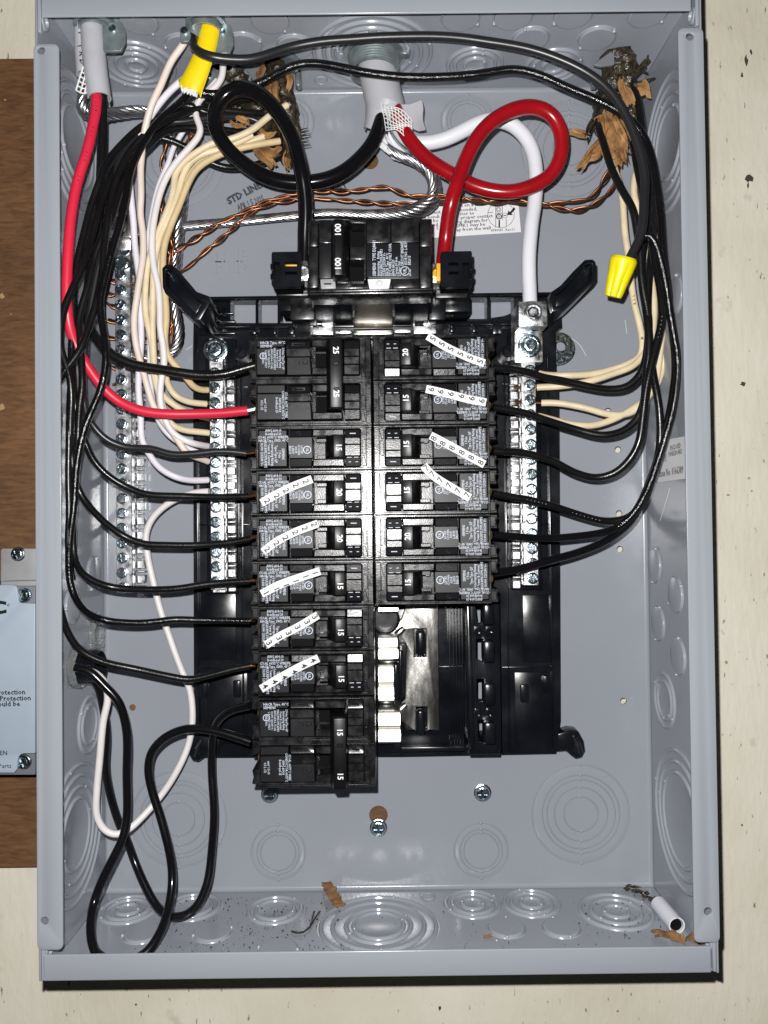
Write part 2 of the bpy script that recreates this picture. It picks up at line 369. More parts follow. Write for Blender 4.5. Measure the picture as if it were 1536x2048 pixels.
# ------------------------------------------------------------------ steel enclosure
BX = thing('panel_box', (0, 0, -HH), 'open grey steel load center box mounted on the wall', 'electrical panel')
def part(name, mb, m, parent=BX, **k): return ob(name, mb.mesh(name, m, **k), parent)
holes = [circp(740, 322, 17, 0), circp(757, 1630, 18.5, 0), circp(755, 1660, 7, 0, 12) ]
holes = holes[:2] + [circp(u, v, 6.5, 0, 14) for u, v in ((1236, 899), (1238, 1027), (1240, 1098), (1247, 1402), (1216, 822), (265, 1415))] + [circp(1300, 1772, 6, 0, 12)]
mb = MB(); mb.prism([(-HW + SH, -HH + SH), (HW - SH, -HH + SH), (HW - SH, HH - SH), (-HW + SH, HH - SH)], -SH, 0, holes)
part('back_plate', mb, 'grey_paint', smooth=False)
mb = MB(); mb.bx(-HW, -HW + SH, -HH, HH, -SH, DEP - 0.0015); part('side_wall', mb, 'grey_paint', bevel=0.0005)
mb = MB(); mb.bx(HW - SH, HW, -HH, HH, -SH, DEP - 0.0015); part('side_wall', mb, 'grey_paint', bevel=0.0005)
mb = MB(); mb.bx(-HW + SH, HW - SH, HH - SH, HH, -SH, DEP - 0.0035); part('top_wall', mb, 'grey_paint', bevel=0.0005)
mb = MB(); mb.bx(-HW + SH, HW - SH, -HH, -HH + SH, -SH, DEP - 0.0035); part('bottom_wall', mb, 'grey_paint', bevel=0.0005)
# folded corner fillets where the walls meet the back (rounded sheet bends)
for a, b2 in (((-HW + SH, 1), 'x'), ((HW - SH, -1), 'x'), ((-HH + SH, 1), 'z'), ((HH - SH, -1), 'z')):
    p0, sg = a; R0 = 0.0026; mb = MB(); prof = []
    for k in range(7):
        t = math.radians(15 * k); prof.append((R0 - R0 * math.cos(t) * 1.0, R0 - R0 * math.sin(t)))
    L = (HH if b2 == 'x' else HW) - SH - 0.0002; vs = []; n = len(prof)
    for e in (-L, L):
        for (q, h) in prof:
            vs.append((p0 + sg * (q + 0.00015), -(h + 0.00015), e) if b2 == 'x' else (e, -(h + 0.00015), p0 + sg * (q + 0.00015)))
    mb.add(vs, [(i, i + 1, n + i + 1, n + i) for i in range(n - 1)])
    part('corner_bend', mb, 'grey_paint', ang=80)
# front flanges: the two uprights stand proud, with rounded inner corners and a screw hole at each end
FW = 0.0136
for sg, zt, zb, hu in ((-1, P(90, 88, DEP).z, P(95, 1900, DEP).z, ((82, 101), (89, 1842))), (1, P(1380, 56, DEP).z, P(1410, 1885, DEP).z, ((1380, 73), (1416, 1823)))):
    x0, x1 = sorted((sg * HW, sg * (HW - FW)))
    out = rrect(x0, x1, zb, zt, 0.0028, 4)
    mb = MB(); mb.prism(out, DEP - 0.0015, DEP, [circp(u, v, 8, DEP, 16) for u, v in hu])
    mb2 = MB()
    part('front_flange', mb, 'grey_paint', bevel=0.00055, seg=2, ang=50)
    # rolled outer edge and hidden return lip
    mb = MB(); mb.bx(sg * (HW - 0.0001), sg * (HW + 0.0005), zb + 0.003, zt - 0.003, 0.0, DEP - 0.0009); part('edge_skin', mb, 'grey_paint', bevel=0.0004)
    # round stop near each corner (the folded ear with its bright dimple)
    for zz in (1, -1):
        mb = MB(); c = Vector((sg * (HW - SH), -(DEP - 0.0075), zz * (HH - 0.0135)))
        mb.lathe(c, (-sg, 0, 0), [(0.0046, 0), (0.0042, 0.0022), (0.0028, 0.0024), (0.0022, 0.0010), (0.0001, 0.0010)], 18); part('corner_dimple', mb, 'grey_paint')
        mb = MB(); mb.bx(sg * (HW - SH - 0.0016), sg * (HW - SH + 0.0002), zz * (HH - 0.022), zz * (HH - 0.0005), DEP - 0.005, DEP - 0.002); part('corner_lip', mb, 'grey_paint', bevel=0.0004)
zi = 0.0139
for sg in (1, -1):
    z0, z1 = sorted((sg * HH, sg * (HH - zi))); d = DEP - 0.002
    xa, xb = (P(82, 33, d).x, P(1383, 17, d).x) if sg > 0 else (P(85, 1940, d).x, P(1423, 1930, d).x)
    mb = MB(); n = 16; vs = []
    # the long lips are pressed very slightly out of true
    mb.bx(xa, xb, z0, z1, d - 0.0015, d)
    part('front_lip', mb, 'grey_paint', bevel=0.0007, seg=3, ang=50)

# knockouts: stepped rings with shear lines and small tabs
def knockout(o, nrm, ref, rings, raise_h=0.0005, tabs=True, alt=True, ntab=2, rot=None, ridge=False):
    mb = MB(); nrm = Vector(nrm); ref = Vector(ref).normalized(); e2 = nrm.cross(ref); prof = []; h = raise_h; lv = 1
    rs = sorted(rings, reverse=True)
    if ridge and len(rs) > 1:
        prof.append((rs[0] + 0.0026, -0.0001))
        for r in rs:
            prof += [(r + 0.0019, 0.00012), (r + 0.0014, -0.00035 * 0 + 0.00004), (r + 0.0010, h * 0.55), (r + 0.0004, h * 0.95), (r - 0.0004, h), (r - 0.0010, h * 0.7), (r - 0.0014, 0.00025), (r - 0.0017, 0.00012)]
        prof = [p for p in prof if p[0] > 0.0002]
    else:
        prof.append((rs[0] + 0.0007, -0.0001))
        for i, r in enumerate(rs):
            if i == 0: prof += [(rs[0] + 0.00035, h * 0.35), (rs[0] + 0.0001, h * 0.35), (rs[0], 0.00002), (rs[0] - 0.0003, 0.00002), (rs[0] - 0.0006, h * 0.8), (rs[0] - 0.0012, h)]
            else:
                pt = prof[-1][1]; prof += [(r + 0.0005, pt), (r + 0.00028, 0.00003), (r - 0.00015, 0.00003), (r - 0.0005, h)]
    prof.append((0.00001, prof[-1][1]))
    mb.lathe(o, nrm, prof, 48, ref)
    k = ob('knockout', mb.mesh('knockout', 'grey_paint', ang=25), BX)
    if tabs:
        tm = MB()
        for i, r in enumerate(rs):
            base = random.uniform(0, 6.28) if rot is None else rot
            for j in range(ntab):
                a = base + math.pi * 2 * j / ntab + i * 0.5 * (rot is None)
                c = Vector(o) + ref * (r * math.cos(a)) + e2 * (r * math.sin(a)); ax = (ref * math.cos(a) + e2 * math.sin(a))
                tm.lathe(c, nrm, [(0.0011, 0), (0.0010, raise_h + 0.0003), (0.0005, raise_h + 0.00055), (0.00001, raise_h + 0.0006)], 8)
        tb = ob('knockout_tab', tm.mesh('knockout_tab', 'grey_paint', ang=60), k); tb['kind'] = 'stuff'
    return k
px0 = S(0)
for u, v, rr in ((358, 1637, (95, 76, 68, 52, 33)), (1161, 1627, (97, 77, 68, 53, 34)), (1138, 300, (97, 77, 68, 53, 34)), (356, 322, (95, 77, 68, 52, 33)),
                 (557, 1704, (54, 42, 35)), (962, 1700, (54, 42, 35)), (935, 244, (54, 42, 35)), (575, 246, (54, 42, 35))):
    knockout(P(u, v, 0), (0, -1, 0), X, [r * px0 for r in rr], 0.0008, ntab=2, rot=math.pi / 2, alt=False)
zt, zb = HH - SH, -HH + SH
R1, R2 = 0.0112, (0.0165, 0.0118)
R3 = (0.0170, 0.0128, 0.0066)
for u, v, rr in ((278, 42, (R1,)), (273, 130, (0.0235, 0.0180, 0.0125, 0.006)), (540, 40, (R1,)), (487, 88, (R1,)), (368, 90, (R1,)), (590, 92, (R1,)), (921, 35, (R1,)), (1026, 33, (R1,)), (1146, 30, (R1,)), (1295, 28, (R1,)),
                 (1061, 77, (R1,)), (1194, 76, (R1,)), (950, 128, R3), (1107, 131, R3), (745, 106, (0.036, 0.030, 0.0245, 0.020))):
    knockout(on_z(u, v, zt), (0, 0, -1), X, rr, 0.0016, alt=False, ntab=2, ridge=True)
for u, v, rr in ((256, 1820, R3), (385, 1815, R2), (550, 1821, R2), (285, 1868, (R1,)), (425, 1866, (R1,)), (152, 1908, (R1,)), (757, 1852, (0.0345, 0.0275, 0.0195, 0.0150)), (945, 1809, R3), (1063, 1807, R3),
                 (1232, 1824, (0.0215, 0.0150, 0.0075)), (1013, 1857, (R1,)), (1123, 1857, (R1,)), (556, 1900, (R1,)), (968, 1900, (R1,))):
    knockout(on_z(u, v, zb), (0, 0, 1), X, rr, 0.0015, alt=False, ntab=2, ridge=True)
xl, xr = -HW + SH, HW - SH
for u, v, rr in ((187, 1147, (R1,)), (145, 1213, (R1,)), (178, 1448, (0.0170, 0.0118)), (148, 1672, (0.040, 0.0335, 0.0270, 0.0205)), (150, 285, (0.040, 0.0335, 0.0270, 0.0205)), (165, 700, (R1,))):
    c = on_x(u, v, xl); c.y = max(c.y, -(0.0905 - rr[0])); knockout(c, (1, 0, 0), Z, rr, 0.0013, alt=False, ntab=2, ridge=True)
for u, v, rr in ((1310, 1131, (R1,)), (1352, 1190, (R1,)), (1317, 1247, (R1,)), (1357, 1313, (R1,)), (1330, 1400, R2), (1362, 1640, (0.040, 0.0335, 0.0270)), (1356, 262, (0.040, 0.0335, 0.0270, 0.0205)), (1316, 475, (R1,)), (1352, 590, (R1,)), (1310, 745, (R1,))):
    c = on_x(u, v, xr); c.y = max(c.y, -(0.0905 - rr[0])); knockout(c, (-1, 0, 0), Z, rr, 0.0013, alt=False, ntab=2, ridge=True)
mb = MB(); c = on_z(642, 160, zt); mb.lathe(c, (0, 0, -1), [(0.0046, 0), (0.0044, 0.001), (0.0034, 0.0012), (0.003, 0.0006), (0.0001, 0.0006)], 18); part('wall_dimple', mb, 'grey_paint')
mb = MB(); c = on_z(857, 1794, zb); mb.lathe(c, (0, 0, 1), [(0.0046, 0), (0.0044, 0.001), (0.0034, 0.0012), (0.003, 0.0006), (0.0001, 0.0006)], 18); part('wall_dimple', mb, 'grey_paint')
for pts in ([on_x(1340, 975, HW - SH), on_x(1330, 1010, HW - SH), on_x(1320, 1042, HW - SH)], [P(1130, 668, 0), P(1160, 690, 0), P(1172, 712, 0)], [P(372, 700, 0), P(384, 692, 0)], [P(1250, 640, 0), P(1254, 668, 0)]):
    mb = MB(); mb.tube(spline(pts, .002), .00016, 5); part('paint_scratch', mb, 'label_white')
# embossed and stamped marks on the back
def back_text(body, u, v, px, m, ang=0, d=0.0003, bold=0.0, emboss=0.0, xs=1.0, name='lettering', parent=BX, align='CENTER', line=1.0, label=None):
    a = math.radians(ang + 0.66); s = px * S(d)
    me = text_mesh(body, s, m, P(u, v, d), (math.cos(a), 0, math.sin(a)), (-math.sin(a), 0, math.cos(a)), bold=bold, emboss=emboss, xs=xs, align=align, line=line)
    o = ob(name, me, parent)
    return o
back_text('LINE', 462, 514, 34, 'grey_paint', d=0.00030, emboss=0.00028, name='embossed_mark')
back_text('END', 462, 535, 34, 'grey_paint', d=0.00030, emboss=0.00028, name='embossed_mark')
back_text('21', 962, 524, 22, 'grey_paint', d=0.00030, emboss=0.00028, name='embossed_mark')
back_text('STD LINE T', 455, 404, 20, 'stamp_ink', 26.5, bold=0.055, xs=0.92, name='ink_stamp', align='LEFT')
back_text('101', 680, 379, 25, 'stamp_ink', 22, bold=0.02, xs=0.9, name='ink_stamp')
back_text('APR 1 5 2025', 475, 416, 18, 'stamp_ink', 19, bold=0.03, xs=0.56, name='ink_stamp', align='LEFT')

# ================================================================== small hardware
def screw_mesh(r, h, m='zinc', kind='combo'):
    """pan head with a cross or slot recess, standing on local XZ, facing -Y"""
    mb = MB(); mb.lathe((0, 0, 0), (0, -1, 0), [(r * 0.98, -0.0005), (r, 0.0), (r, h * 0.62), (r * 0.9, h * 0.9), (r * 0.72, h), (r * 0.70, h * 0.72), (0.00001, h * 0.72)], 20)
    # the recess: four wedges left standing between the arms of the cross
    for k in range(4):
        a0 = math.radians(45 + 90 * k); cx, cz = math.cos(a0), math.sin(a0); q = r * 0.17
        ex, ez = (1 if cx > 0 else -1), (1 if cz > 0 else -1)
        if kind == 'slot':
            if k % 2: continue
            pts = [( -r * 0.62, ez * q), (r * 0.62, ez * q), (r * 0.45, ez * r * 0.55), (-r * 0.45, ez * r * 0.55)]
        else: pts = [(ex * q, ez * q), (ex * r * 0.64, ez * q), (ex * r * 0.5, ez * r * 0.5), (ex * q, ez * r * 0.64)]
        mb.prism(pts, h * 0.6, h * 1.02)
    return mb.mesh('screw', m, ang=30)
SCR = screw_mesh(0.0036, 0.0022); SCRS = screw_mesh(0.0036, 0.0022, kind='slot')
def put_screw(parent, loc, me=SCR, ang=None, scale=1.0, name='screw', rel=True):
    o = bpy.data.objects.new(name, me); COL.objects.link(o); o.parent = parent
    o.location = Vector(loc) - (parent.location if (rel and parent.type == 'EMPTY') else Vector((0, 0, 0)))
    o.rotation_euler = (random.uniform(-0.05, 0.05), random.uniform(0, 3.1) if ang is None else ang, random.uniform(-0.05, 0.05)); o.scale = (scale,) * 3
    return o

# screws and studs in the back of the box
for u, v, l in ((540, 1588, 'zinc cross head screw in the back panel under the lowest left breaker'), (965, 1585, 'zinc cross head screw in the back panel below the bare right rail'), (757, 1655, 'zinc screw hanging in the keyhole at the bottom middle of the box')):
    t = thing('mounting_screw', P(u, v, 0.0005), l, 'screw', 'mounting screws in the back panel')
    put_screw(t, P(u, v, 0.0012), SCR, 0.0, 1.32, 'screw_head')
    mb = MB(); mb.lathe(P(u, v, 0.0), (0, -1, 0), [(0.0058, 0.0001), (0.0058, 0.0008), (0.0046, 0.0012), (0.0046, 0.0014)], 20); ob('washer', mb.mesh('washer', 'zinc'), t)

# ------------------------------------------------------------------ black plastic tray that carries everything
TR = thing('breaker_tray', P(750, 1500, 0.0), 'glossy black plastic tray in the middle of the box carrying bars and breakers', 'mounting tray')
def tpart(name, mb, m='tray_plastic', parent=None, **k):
    k.setdefault('bevel', 0.0006); k.setdefault('seg', 2)
    return ob(name, mb.mesh(name, m, **k), parent or TR)
D0, D1 = 0.004, 0.017
wins = [[(461, 598), (511, 598), (511, 646), (461, 646)], [(517, 598), (555, 598), (555, 646), (517, 646)], [(561, 598), (596, 598), (596, 646), (561, 646)],
        [(893, 594), (932, 594), (932, 640), (893, 640)], [(938, 593), (974, 593), (974, 638), (938, 638)], [(981, 593), (1028, 592), (1028, 624), (1008, 632), (981, 636)]] + [[(938 + k * 2, v0 - 6), (978 + k * 2, v0 - 6), (978 + k * 2, v1), (938 + k * 2, v1)] for k, (v0, v1) in enumerate(((1206, 1252), (1274, 1330), (1354, 1406), (1436, 1494)))]
mb = MB(); mb.prismp([(388, 594), (1112, 584), (1121, 600), (1124, 655), (1112, 664), (1113, 750), (1119, 757), (1118, 760), (1121, 1440), (1112, 1506), (800, 1512), (392, 1514), (388, 1480), (386, 700)], D0, D1, wins)
tpart('base', mb, bevel=0.0)
# moulded seams and ribs on the visible side panels
for u0, v0, u1, v1, d in ((392, 662, 396, 1500, .0195), (482, 690, 486, 1500, .0185), (1100, 700, 1104, 1495, .0195), (1012, 690, 1016, 1500, .0185), (398, 1048, 498, 1051, .018), (1020, 1048, 1106, 1051, .018),
                          (398, 1335, 500, 1338, .0185), (1004, 1333, 1112, 1336, .0185), (1008, 900, 1040, 903, .0183), (1006, 766, 1040, 769, .0183), (470, 772, 496, 775, .0183), (398, 640, 470, 645, .021), (398, 664, 470, 668, .0215), (418, 610, 421, 664, .021), (444, 610, 447, 664, .021),
                          (400, 625, 466, 628, .0205)):
    mb = MB(); mb.bxp(u0, v0, u1, v1, D1 - 0.001, d); tpart('rib', mb, bevel=0.0003)
for u0, v0, u1, v1 in ((400, 1180, 472, 1320), (1046, 1190, 1104, 1325), (400, 1345, 495, 1488), (1030, 1345, 1108, 1488)):
    mb = MB(); mb.bxp(u0, v0, u1, v1, D1 - 0.002, D1 + 0.0009); tpart('side_panel', mb, bevel=0.0004)
# bar seats under the neutral bars
for u0, u1, v0, v1 in ((412, 474, 676, 1188), (1020, 1082, 664, 1180)):
    mb = MB(); mb.bxp(u0, v0, u1, v1, D1 - 0.001, 0.0215); tpart('bar_seat', mb)
for u0, v0, u1, v1 in ((398, 1362, 412, 1395), (466, 1362, 480, 1395), (1042, 1370, 1058, 1405), (1088, 1352, 1100, 1385)):
    mb = MB(); mb.bxp(u0, v0, u1, v1, D1, 0.021); tpart('clip', mb)
for u, v in ((487, 712), (1012, 710)):
    mb = MB(); mb.lathe(P(u, v, D1), (0, -1, 0), [(0.0052, 0), (0.005, 0.0055), (0.003, 0.0058), (0.002, 0.0045), (0.0001, 0.0045)], 18); tpart('boss', mb, bevel=0)
# ladder bars over the windows: front ribs
mb = MB(); mb.prismp([(398, 593), (1106, 584), (1106, 591), (398, 600)], D1 - .001, 0.023); tpart('top_rib', mb)
mb = MB(); mb.prismp([(398, 649), (1030, 641), (1030, 650), (398, 658)], D1 - .001, 0.022); tpart('top_rib', mb)
for u0, v0, u1, v1 in ((500, 655, 512, 668), (545, 655, 552, 668), (575, 652, 588, 668), (900, 648, 910, 664), (945, 648, 955, 664), (985, 640, 1003, 668)):
    mb = MB(); mb.bxp(u0, v0, u1, v1, D1 - .001, 0.024); tpart('rib', mb)
# arms at the upper corners
for pts, rim in (([(324, 536), (331, 529), (342, 528), (354, 537), (393, 583), (418, 592), (420, 606), (400, 640), (386, 640), (330, 586), (325, 574)], [(332, 540), (340, 538), (349, 546), (392, 598), (404, 606), (392, 628), (336, 574), (332, 566)]),
                 ([(1192, 524), (1186, 518), (1170, 519), (1146, 543), (1122, 570), (1102, 584), (1098, 600), (1104, 624), (1128, 622), (1186, 566), (1192, 556)], [(1184, 528), (1174, 528), (1150, 552), (1128, 578), (1110, 590), (1112, 612), (1124, 612), (1180, 562), (1184, 552)])):
    mb = MB(); mb.prismp(pts, 0.0065, 0.056, [rim]); tpart('arm', mb, bevel=0.0007)
    mb = MB(); mb.prismp(rim, 0.008, 0.047); tpart('arm_web', mb, bevel=0.0003)
# feet at the lower corners
for c, e in (((399, 1494), -1), ((1149, 1488), 1)):
    u, v = c; pts = [(u - e * 40, v - 18), (u - e * 8, v - 28), (u + e * 8, v - 26), (u + e * 19, v - 6), (u + e * 22, v + 14), (u + e * 15, v + 27), (u + e * 3, v + 30), (u - e * 8, v + 22), (u - e * 16, v + 14), (u - e * 40, v + 16)]
    mb = MB(); mb.prismp(pts, 0.0, 0.012 if e > 0 else 0.0182); tpart('foot', mb, bevel=0.001)
    mb = MB(); mb.prismp([(u - e * 1, v - 16), (u + e * 9, v - 12), (u + e * 15, v + 12), (u + e * 6, v + 22), (u - e * 2, v + 14)], 0.010, 0.0145 if e > 0 else .0200); tpart('foot_rim', mb, bevel=0.0012)
    f0 = 0 if e > 0 else .0056; mb = MB(); mb.tube([P(u - e * 2, v - 14, 0.014 + f0), P(u + e * 8, v + 2, 0.0165 + f0), P(u + e * 13, v + 18, 0.014 + f0)], 0.0016, 8); tpart('foot_rib', mb, bevel=0)
# the open lower right bay: bus plate, stabs, rail with hooks
mb = MB(); mb.prismp([(757, 1178), (930, 1178), (930, 1500), (757, 1500)], D1 - .001, 0.0195); tpart('bay_floor', mb)
for u in (899, 906, 912, 918, 924):
    mb = MB(); mb.bxp(u, 1200, u + 2.6, 1494, 0.018, 0.0225); tpart('rib', mb, bevel=0.0003)
mb = MB(); mb.bxp(800, 1494, 930, 1503, 0.010, 0.027); tpart('end_rib', mb)
mb = MB(); mb.bxp(875, 1332, 930, 1335, 0.019, 0.021); tpart('rib', mb, bevel=0.0003)
mb = MB(); mb.bxp(755, 1395, 800, 1510, 0.012, 0.024); tpart('end_block', mb)
mb = MB(); mb.bxp(786, 1480, 803, 1508, 0.012, 0.033); tpart('end_block', mb)
rail_w = [[(951, 1211), (963, 1211), (963, 1247), (955, 1247)], [(953, 1278), (966, 1278), (966, 1326), (953, 1318)], [(954, 1358), (967, 1358), (967, 1402), (954, 1402)], [(956, 1440), (969, 1440), (969, 1486), (956, 1482)]]
RD = 0.046
mb = MB(); mb.prismp([(930, 1190), (996, 1190), (1000, 1508), (938, 1508)], 0.040, RD, rail_w); tpart('rail', mb, bevel=0.0004)
mb = MB(); mb.prismp([(931, 1190), (941, 1190), (950, 1500), (940, 1500)], RD, RD + 0.0025); tpart('rail_ridge', mb, bevel=0.001)
for v in (1206, 1282, 1368, 1446):
    mb = MB(); mb.bxp(966 + (v - 1206) * .012, v, 989 + (v - 1206) * .012, v + 44, RD - 0.004, RD + 0.008); tpart('hook', mb, bevel=0.0016)
for v in (1260, 1424):
    for u in (954, 977):
        mb = MB(); mb.lathe(P(u, v, RD - 0.002), (0, -1, 0), [(0.0026, 0), (0.0026, 0.0035), (0.0019, 0.0036), (0.0017, 0.0012), (0.0001, 0.0012)], 14); tpart('rail_boss', mb, bevel=0)
mb = MB(); mb.bxp(938, 1490, 1000, 1509, 0.012, RD - .0005); tpart('rail_end', mb)
mb = MB(); mb.bxp(990, 1190, 1001, 1500, 0.012, RD - .0005); tpart('rail_wall', mb)

BUS = thing('bus_bar', P(815, 1340, 0.02), 'bare silver bus plate with stabs in the empty lower right breaker bay', 'bus bar')
def bpart(name, mb, m='bus_metal', **k): return ob(name, mb.mesh(name, m, **k), BUS)
DB = 0.0255
plate = [(808, 1168), (876, 1168), (879, 1461), (812, 1461), (808, 1446), (802, 1442), (802, 1405), (810, 1398), (812, 1290), (808, 1286), (797, 1287), (797, 1268), (757, 1275), (757, 1268), (786, 1256), (803, 1238), (810, 1216)]
slots = [[(829, 1258), (852, 1258), (852, 1314), (829, 1314)], [(832, 1414), (854, 1414), (854, 1461 - 2), (832, 1461 - 2)]]
mb = MB(); mb.prismp(plate, 0.0205, DB, slots); bpart('plate', mb, m='plate_metal', bevel=0.0006, seg=2)
for (v0, v1) in ((1258, 1312), (1416, 1472)):
    mb = MB(); mb.bxp(832, v0 + 3, 851, v1, 0.018, 0.029); ob('bus_hook', mb.mesh('bus_hook', 'tray_plastic', bevel=0.0022, seg=3), BUS)
for u, v in ((798, 1265), (802, 1418)):
    mb = MB(); mb.tube([P(u - 10, v + 9, DB), P(u, v, DB + .001), P(u + 10, v - 9, DB)], [0.0018, 0.0024, 0.0018], 10); bpart('rib', mb)
def stab(u0, u1, v0, v1, d):
    # sprung jaw tops: curved plates whose added tilt throws the flash glint at the camera
    c0, c1 = P(u0, (v0 + v1) / 2, d), P(u1, (v0 + v1) / 2, d); h = (v1 - v0) / 2 * S(d); mb = MB(); n = 8; vs = []; mid = (c0 + c1) / 2
    hv = ((CAM - mid).normalized() + (fl.location - mid).normalized()).normalized(); tl = hv.z / -hv.y
    for x in (c0.x, c1.x):
        for k in range(n + 1):
            q = -1 + 2 * k / n; vs.append((x, -(d - tl * q * h - h * .10 * q * q - (h * .25 if k in (0, n) else 0)), c0.z + h * q))
        vs += [(x, -(d - .016), c0.z + h), (x, -(d - .016), c0.z - h)]
    m = n + 3; fs = [(k, k + 1, m + k + 1, m + k) for k in range(n + 2)] + [(n + 2, 0, m, m + n + 2), tuple(range(m)), tuple(reversed(range(m, 2 * m)))]
    mb.add(vs, fs); bpart('stab', mb, m='stab_metal', ang=35)
for u0, u1, v0, v1 in ((757, 796, 1213, 1224), (757, 794, 1274, 1297), (757, 796, 1297, 1320), (757, 787, 1332, 1368), (757, 788, 1368, 1402), (757, 800, 1420, 1455), (757, 801, 1455, 1486)): stab(u0, u1, v0, v1, 0.042)
for u0, v0, u1, v1, d in ((756, 1320, 800, 1330, .036), (787, 1328, 797, 1398, .044), (797, 1300, 806, 1396, .038), (756, 1402, 790, 1420, .034)):
    mb = MB(); mb.bxp(u0, v0, u1, v1, 0.02, d); tpart('stab_guard', mb, bevel=0.0012)
mb = MB(); c = P(770, 1235, .020); mb.lathe(c, (0, -1, 0), [(0.0095, 0), (0.0093, 0.009), (0.0080, 0.0095), (0.0076, 0.004), (0.0001, 0.004)], 24); tpart('round_boss', mb, bevel=0)

# ------------------------------------------------------------------ terminal bars
def term_bar(label, x0, x1, v0, v1, d0, d1, side, screws, seats):
    """bar drilled right through under every screw: two long slabs with a web between each pair of holes"""
    pc = P((x0 + x1) / 2, (v0 + v1) / 2, d1)
    t = thing('terminal_bar', P((x0 + x1) / 2, v1, d0), label, 'terminal bar', 'silver terminal bars')
    w = (x1 - x0) * S(d1); zt_, zb_ = P((x0 + x1) / 2, v0, d1).z, P((x0 + x1) / 2, v1, d1).z; cx = pc.x
    a, b = cx - w / 2, cx + w / 2
    th = (d1 - d0) * 0.30
    mb = MB(); mb.bx(a, b, zb_, zt_, d1 - th, d1); ob('bar_face', mb.mesh('bar_face', 'aluminium', bevel=0.0004), t)
    mb = MB(); mb.bx(a - (0.0012 if side > 0 else 0), b + (0.0012 if side < 0 else 0), zb_, zt_, d0, d0 + th); ob('bar_base', mb.mesh('bar_base', 'aluminium', bevel=0.0004), t)
    zs = [P((x0 + x1) / 2, v, d1).z for v in screws]; pitch = zs[0] - zs[1]
    wm = None
    for i, z in enumerate([zs[0] + pitch] + zs):
        zc = z - pitch / 2
        if zc > zt_ - .001 or zc < zb_ + .0005: continue
        mb = MB(); mb.bx(a + 0.0003, b - 0.0003, zc - pitch * 0.27, zc + pitch * 0.27, d0 + th, d1 - th); ob('web', mb.mesh('web', 'aluminium', bevel=0.0003), t)
    # slotted ledge along the inner side of the bar
    la, lb_ = (b + 0.0004, b + 0.0004 + 15 * S(d0)) if side > 0 else (a - 0.0004 - 15 * S(d0), a - 0.0004)
    for i, z in enumerate(zs):
        if z < zb_ + .002 or z > zt_ - .006: continue
        mb = MB(); mb.bx(la, lb_, z - pitch * .76, z - pitch * .24, d0 - .001, d0 + .0040); ob('ledge_block', mb.mesh('ledge_block', 'aluminium', bevel=0.0003), t)
        mb = MB(); mb.bx(la, lb_, z - pitch * .045, z + pitch * .045, d0 - .001, d0 + .0038); ob('ledge_bar', mb.mesh('ledge_bar', 'aluminium', bevel=0.0002), t)
    for i, z in enumerate(zs):
        put_screw(t, (cx - side * w * 0.08, -d1 - random.uniform(-0.0003, 0.0012), z), SCRS if random.random() < .3 else SCR)
    return t, cx, w
gs = [552 + 29.67 * i for i in range(22)]
gbar, gx, gw = term_bar('long silver grounding bar left of the tray, bolted to the back of the box', 231, 263, 484, 1186, 0.003, 0.0155, 1, gs, None)
ls = [747 + 29.72 * i for i in range(15)]
lbar, lx, lw = term_bar('silver neutral bar on the left edge of the black tray', 420, 448, 676, 1180, 0.0215, 0.034, 1, ls, None)
rs = [741.5 + 29.62 * i for i in range(15)]
rbar, rx, rw = term_bar('silver neutral bar with a big lug on top, right of the breakers', 1044, 1074, 722, 1171, 0.0215, 0.034, -1, rs, None)
# ground bar: lug block on top and its large mounting screw
def lug(t, u0, v0, u1, v1, d0, d1, su, sv, sr, hexed=True, m='aluminium'):
    mb = MB(); mb.bxp(u0, v0, u1, v1, d0, d1); ob('lug', mb.mesh('lug', m, bevel=0.0007, seg=2), t)
    mb = MB(); c = P(su, sv, d1); r = sr * S(d1)
    mb.lathe(c, (0, -1, 0), [(r, -0.0001), (r, 0.0008), (r * 0.86, 0.0012), (r * 0.80, 0.0003), (r * 0.72, 0.0002)], 24); ob('lug_collar', mb.mesh('lug_collar', m), t)
    mb = MB(); mb.lathe(c, (0, -1, 0), [(r * 0.72, -0.0001), (r * 0.70, 0.0006), (r * 0.46, 0.0006), (r * 0.44, -0.0006), (0.00001, -0.0006)], 6 if hexed else 20); ob('set_screw', mb.mesh('set_screw', 'zinc', ang=20), t)
lug(gbar, 216, 424, 262, 475, 0.004, 0.0245, 234, 450, 19, True, 'bus_metal')
mb = MB(); mb.prismp([(212, 474), (240, 472), (262, 476), (262, 500), (237, 502)], 0.006, 0.0165); ob('lug_tongue', mb.mesh('lug_tongue', 'aluminium', bevel=0.001, seg=2), gbar)
put_screw(gbar, P(246, 528, 0.0160), SCRS, 0.5, 1.35, 'mounting_screw'); 
mb = MB(); mb.lathe(P(249, 501, .0157), (0, -1, 0), [(0.0034, 0), (0.0034, 0.0006), (0.0022, 0.0006), (0.0020, -0.0006), (0.0001, -0.0006)], 16); ob('hole_rim', mb.mesh('hole_rim', 'zinc'), gbar)
# left neutral bar: big washer and bolt
mb = MB(); c = P(432, 701, 0.034); mb.lathe(c, (0, -1, 0), [(0.0074, 0), (0.0074, 0.0010), (0.0066, 0.0014), (0.0050, 0.0012), (0.0046, 0.0030), (0.0040, 0.0042), (0.0028, 0.0044), (0.0024, 0.0030), (0.0001, 0.0030)], 24); ob('bolt', mb.mesh('bolt', 'zinc'), lbar)
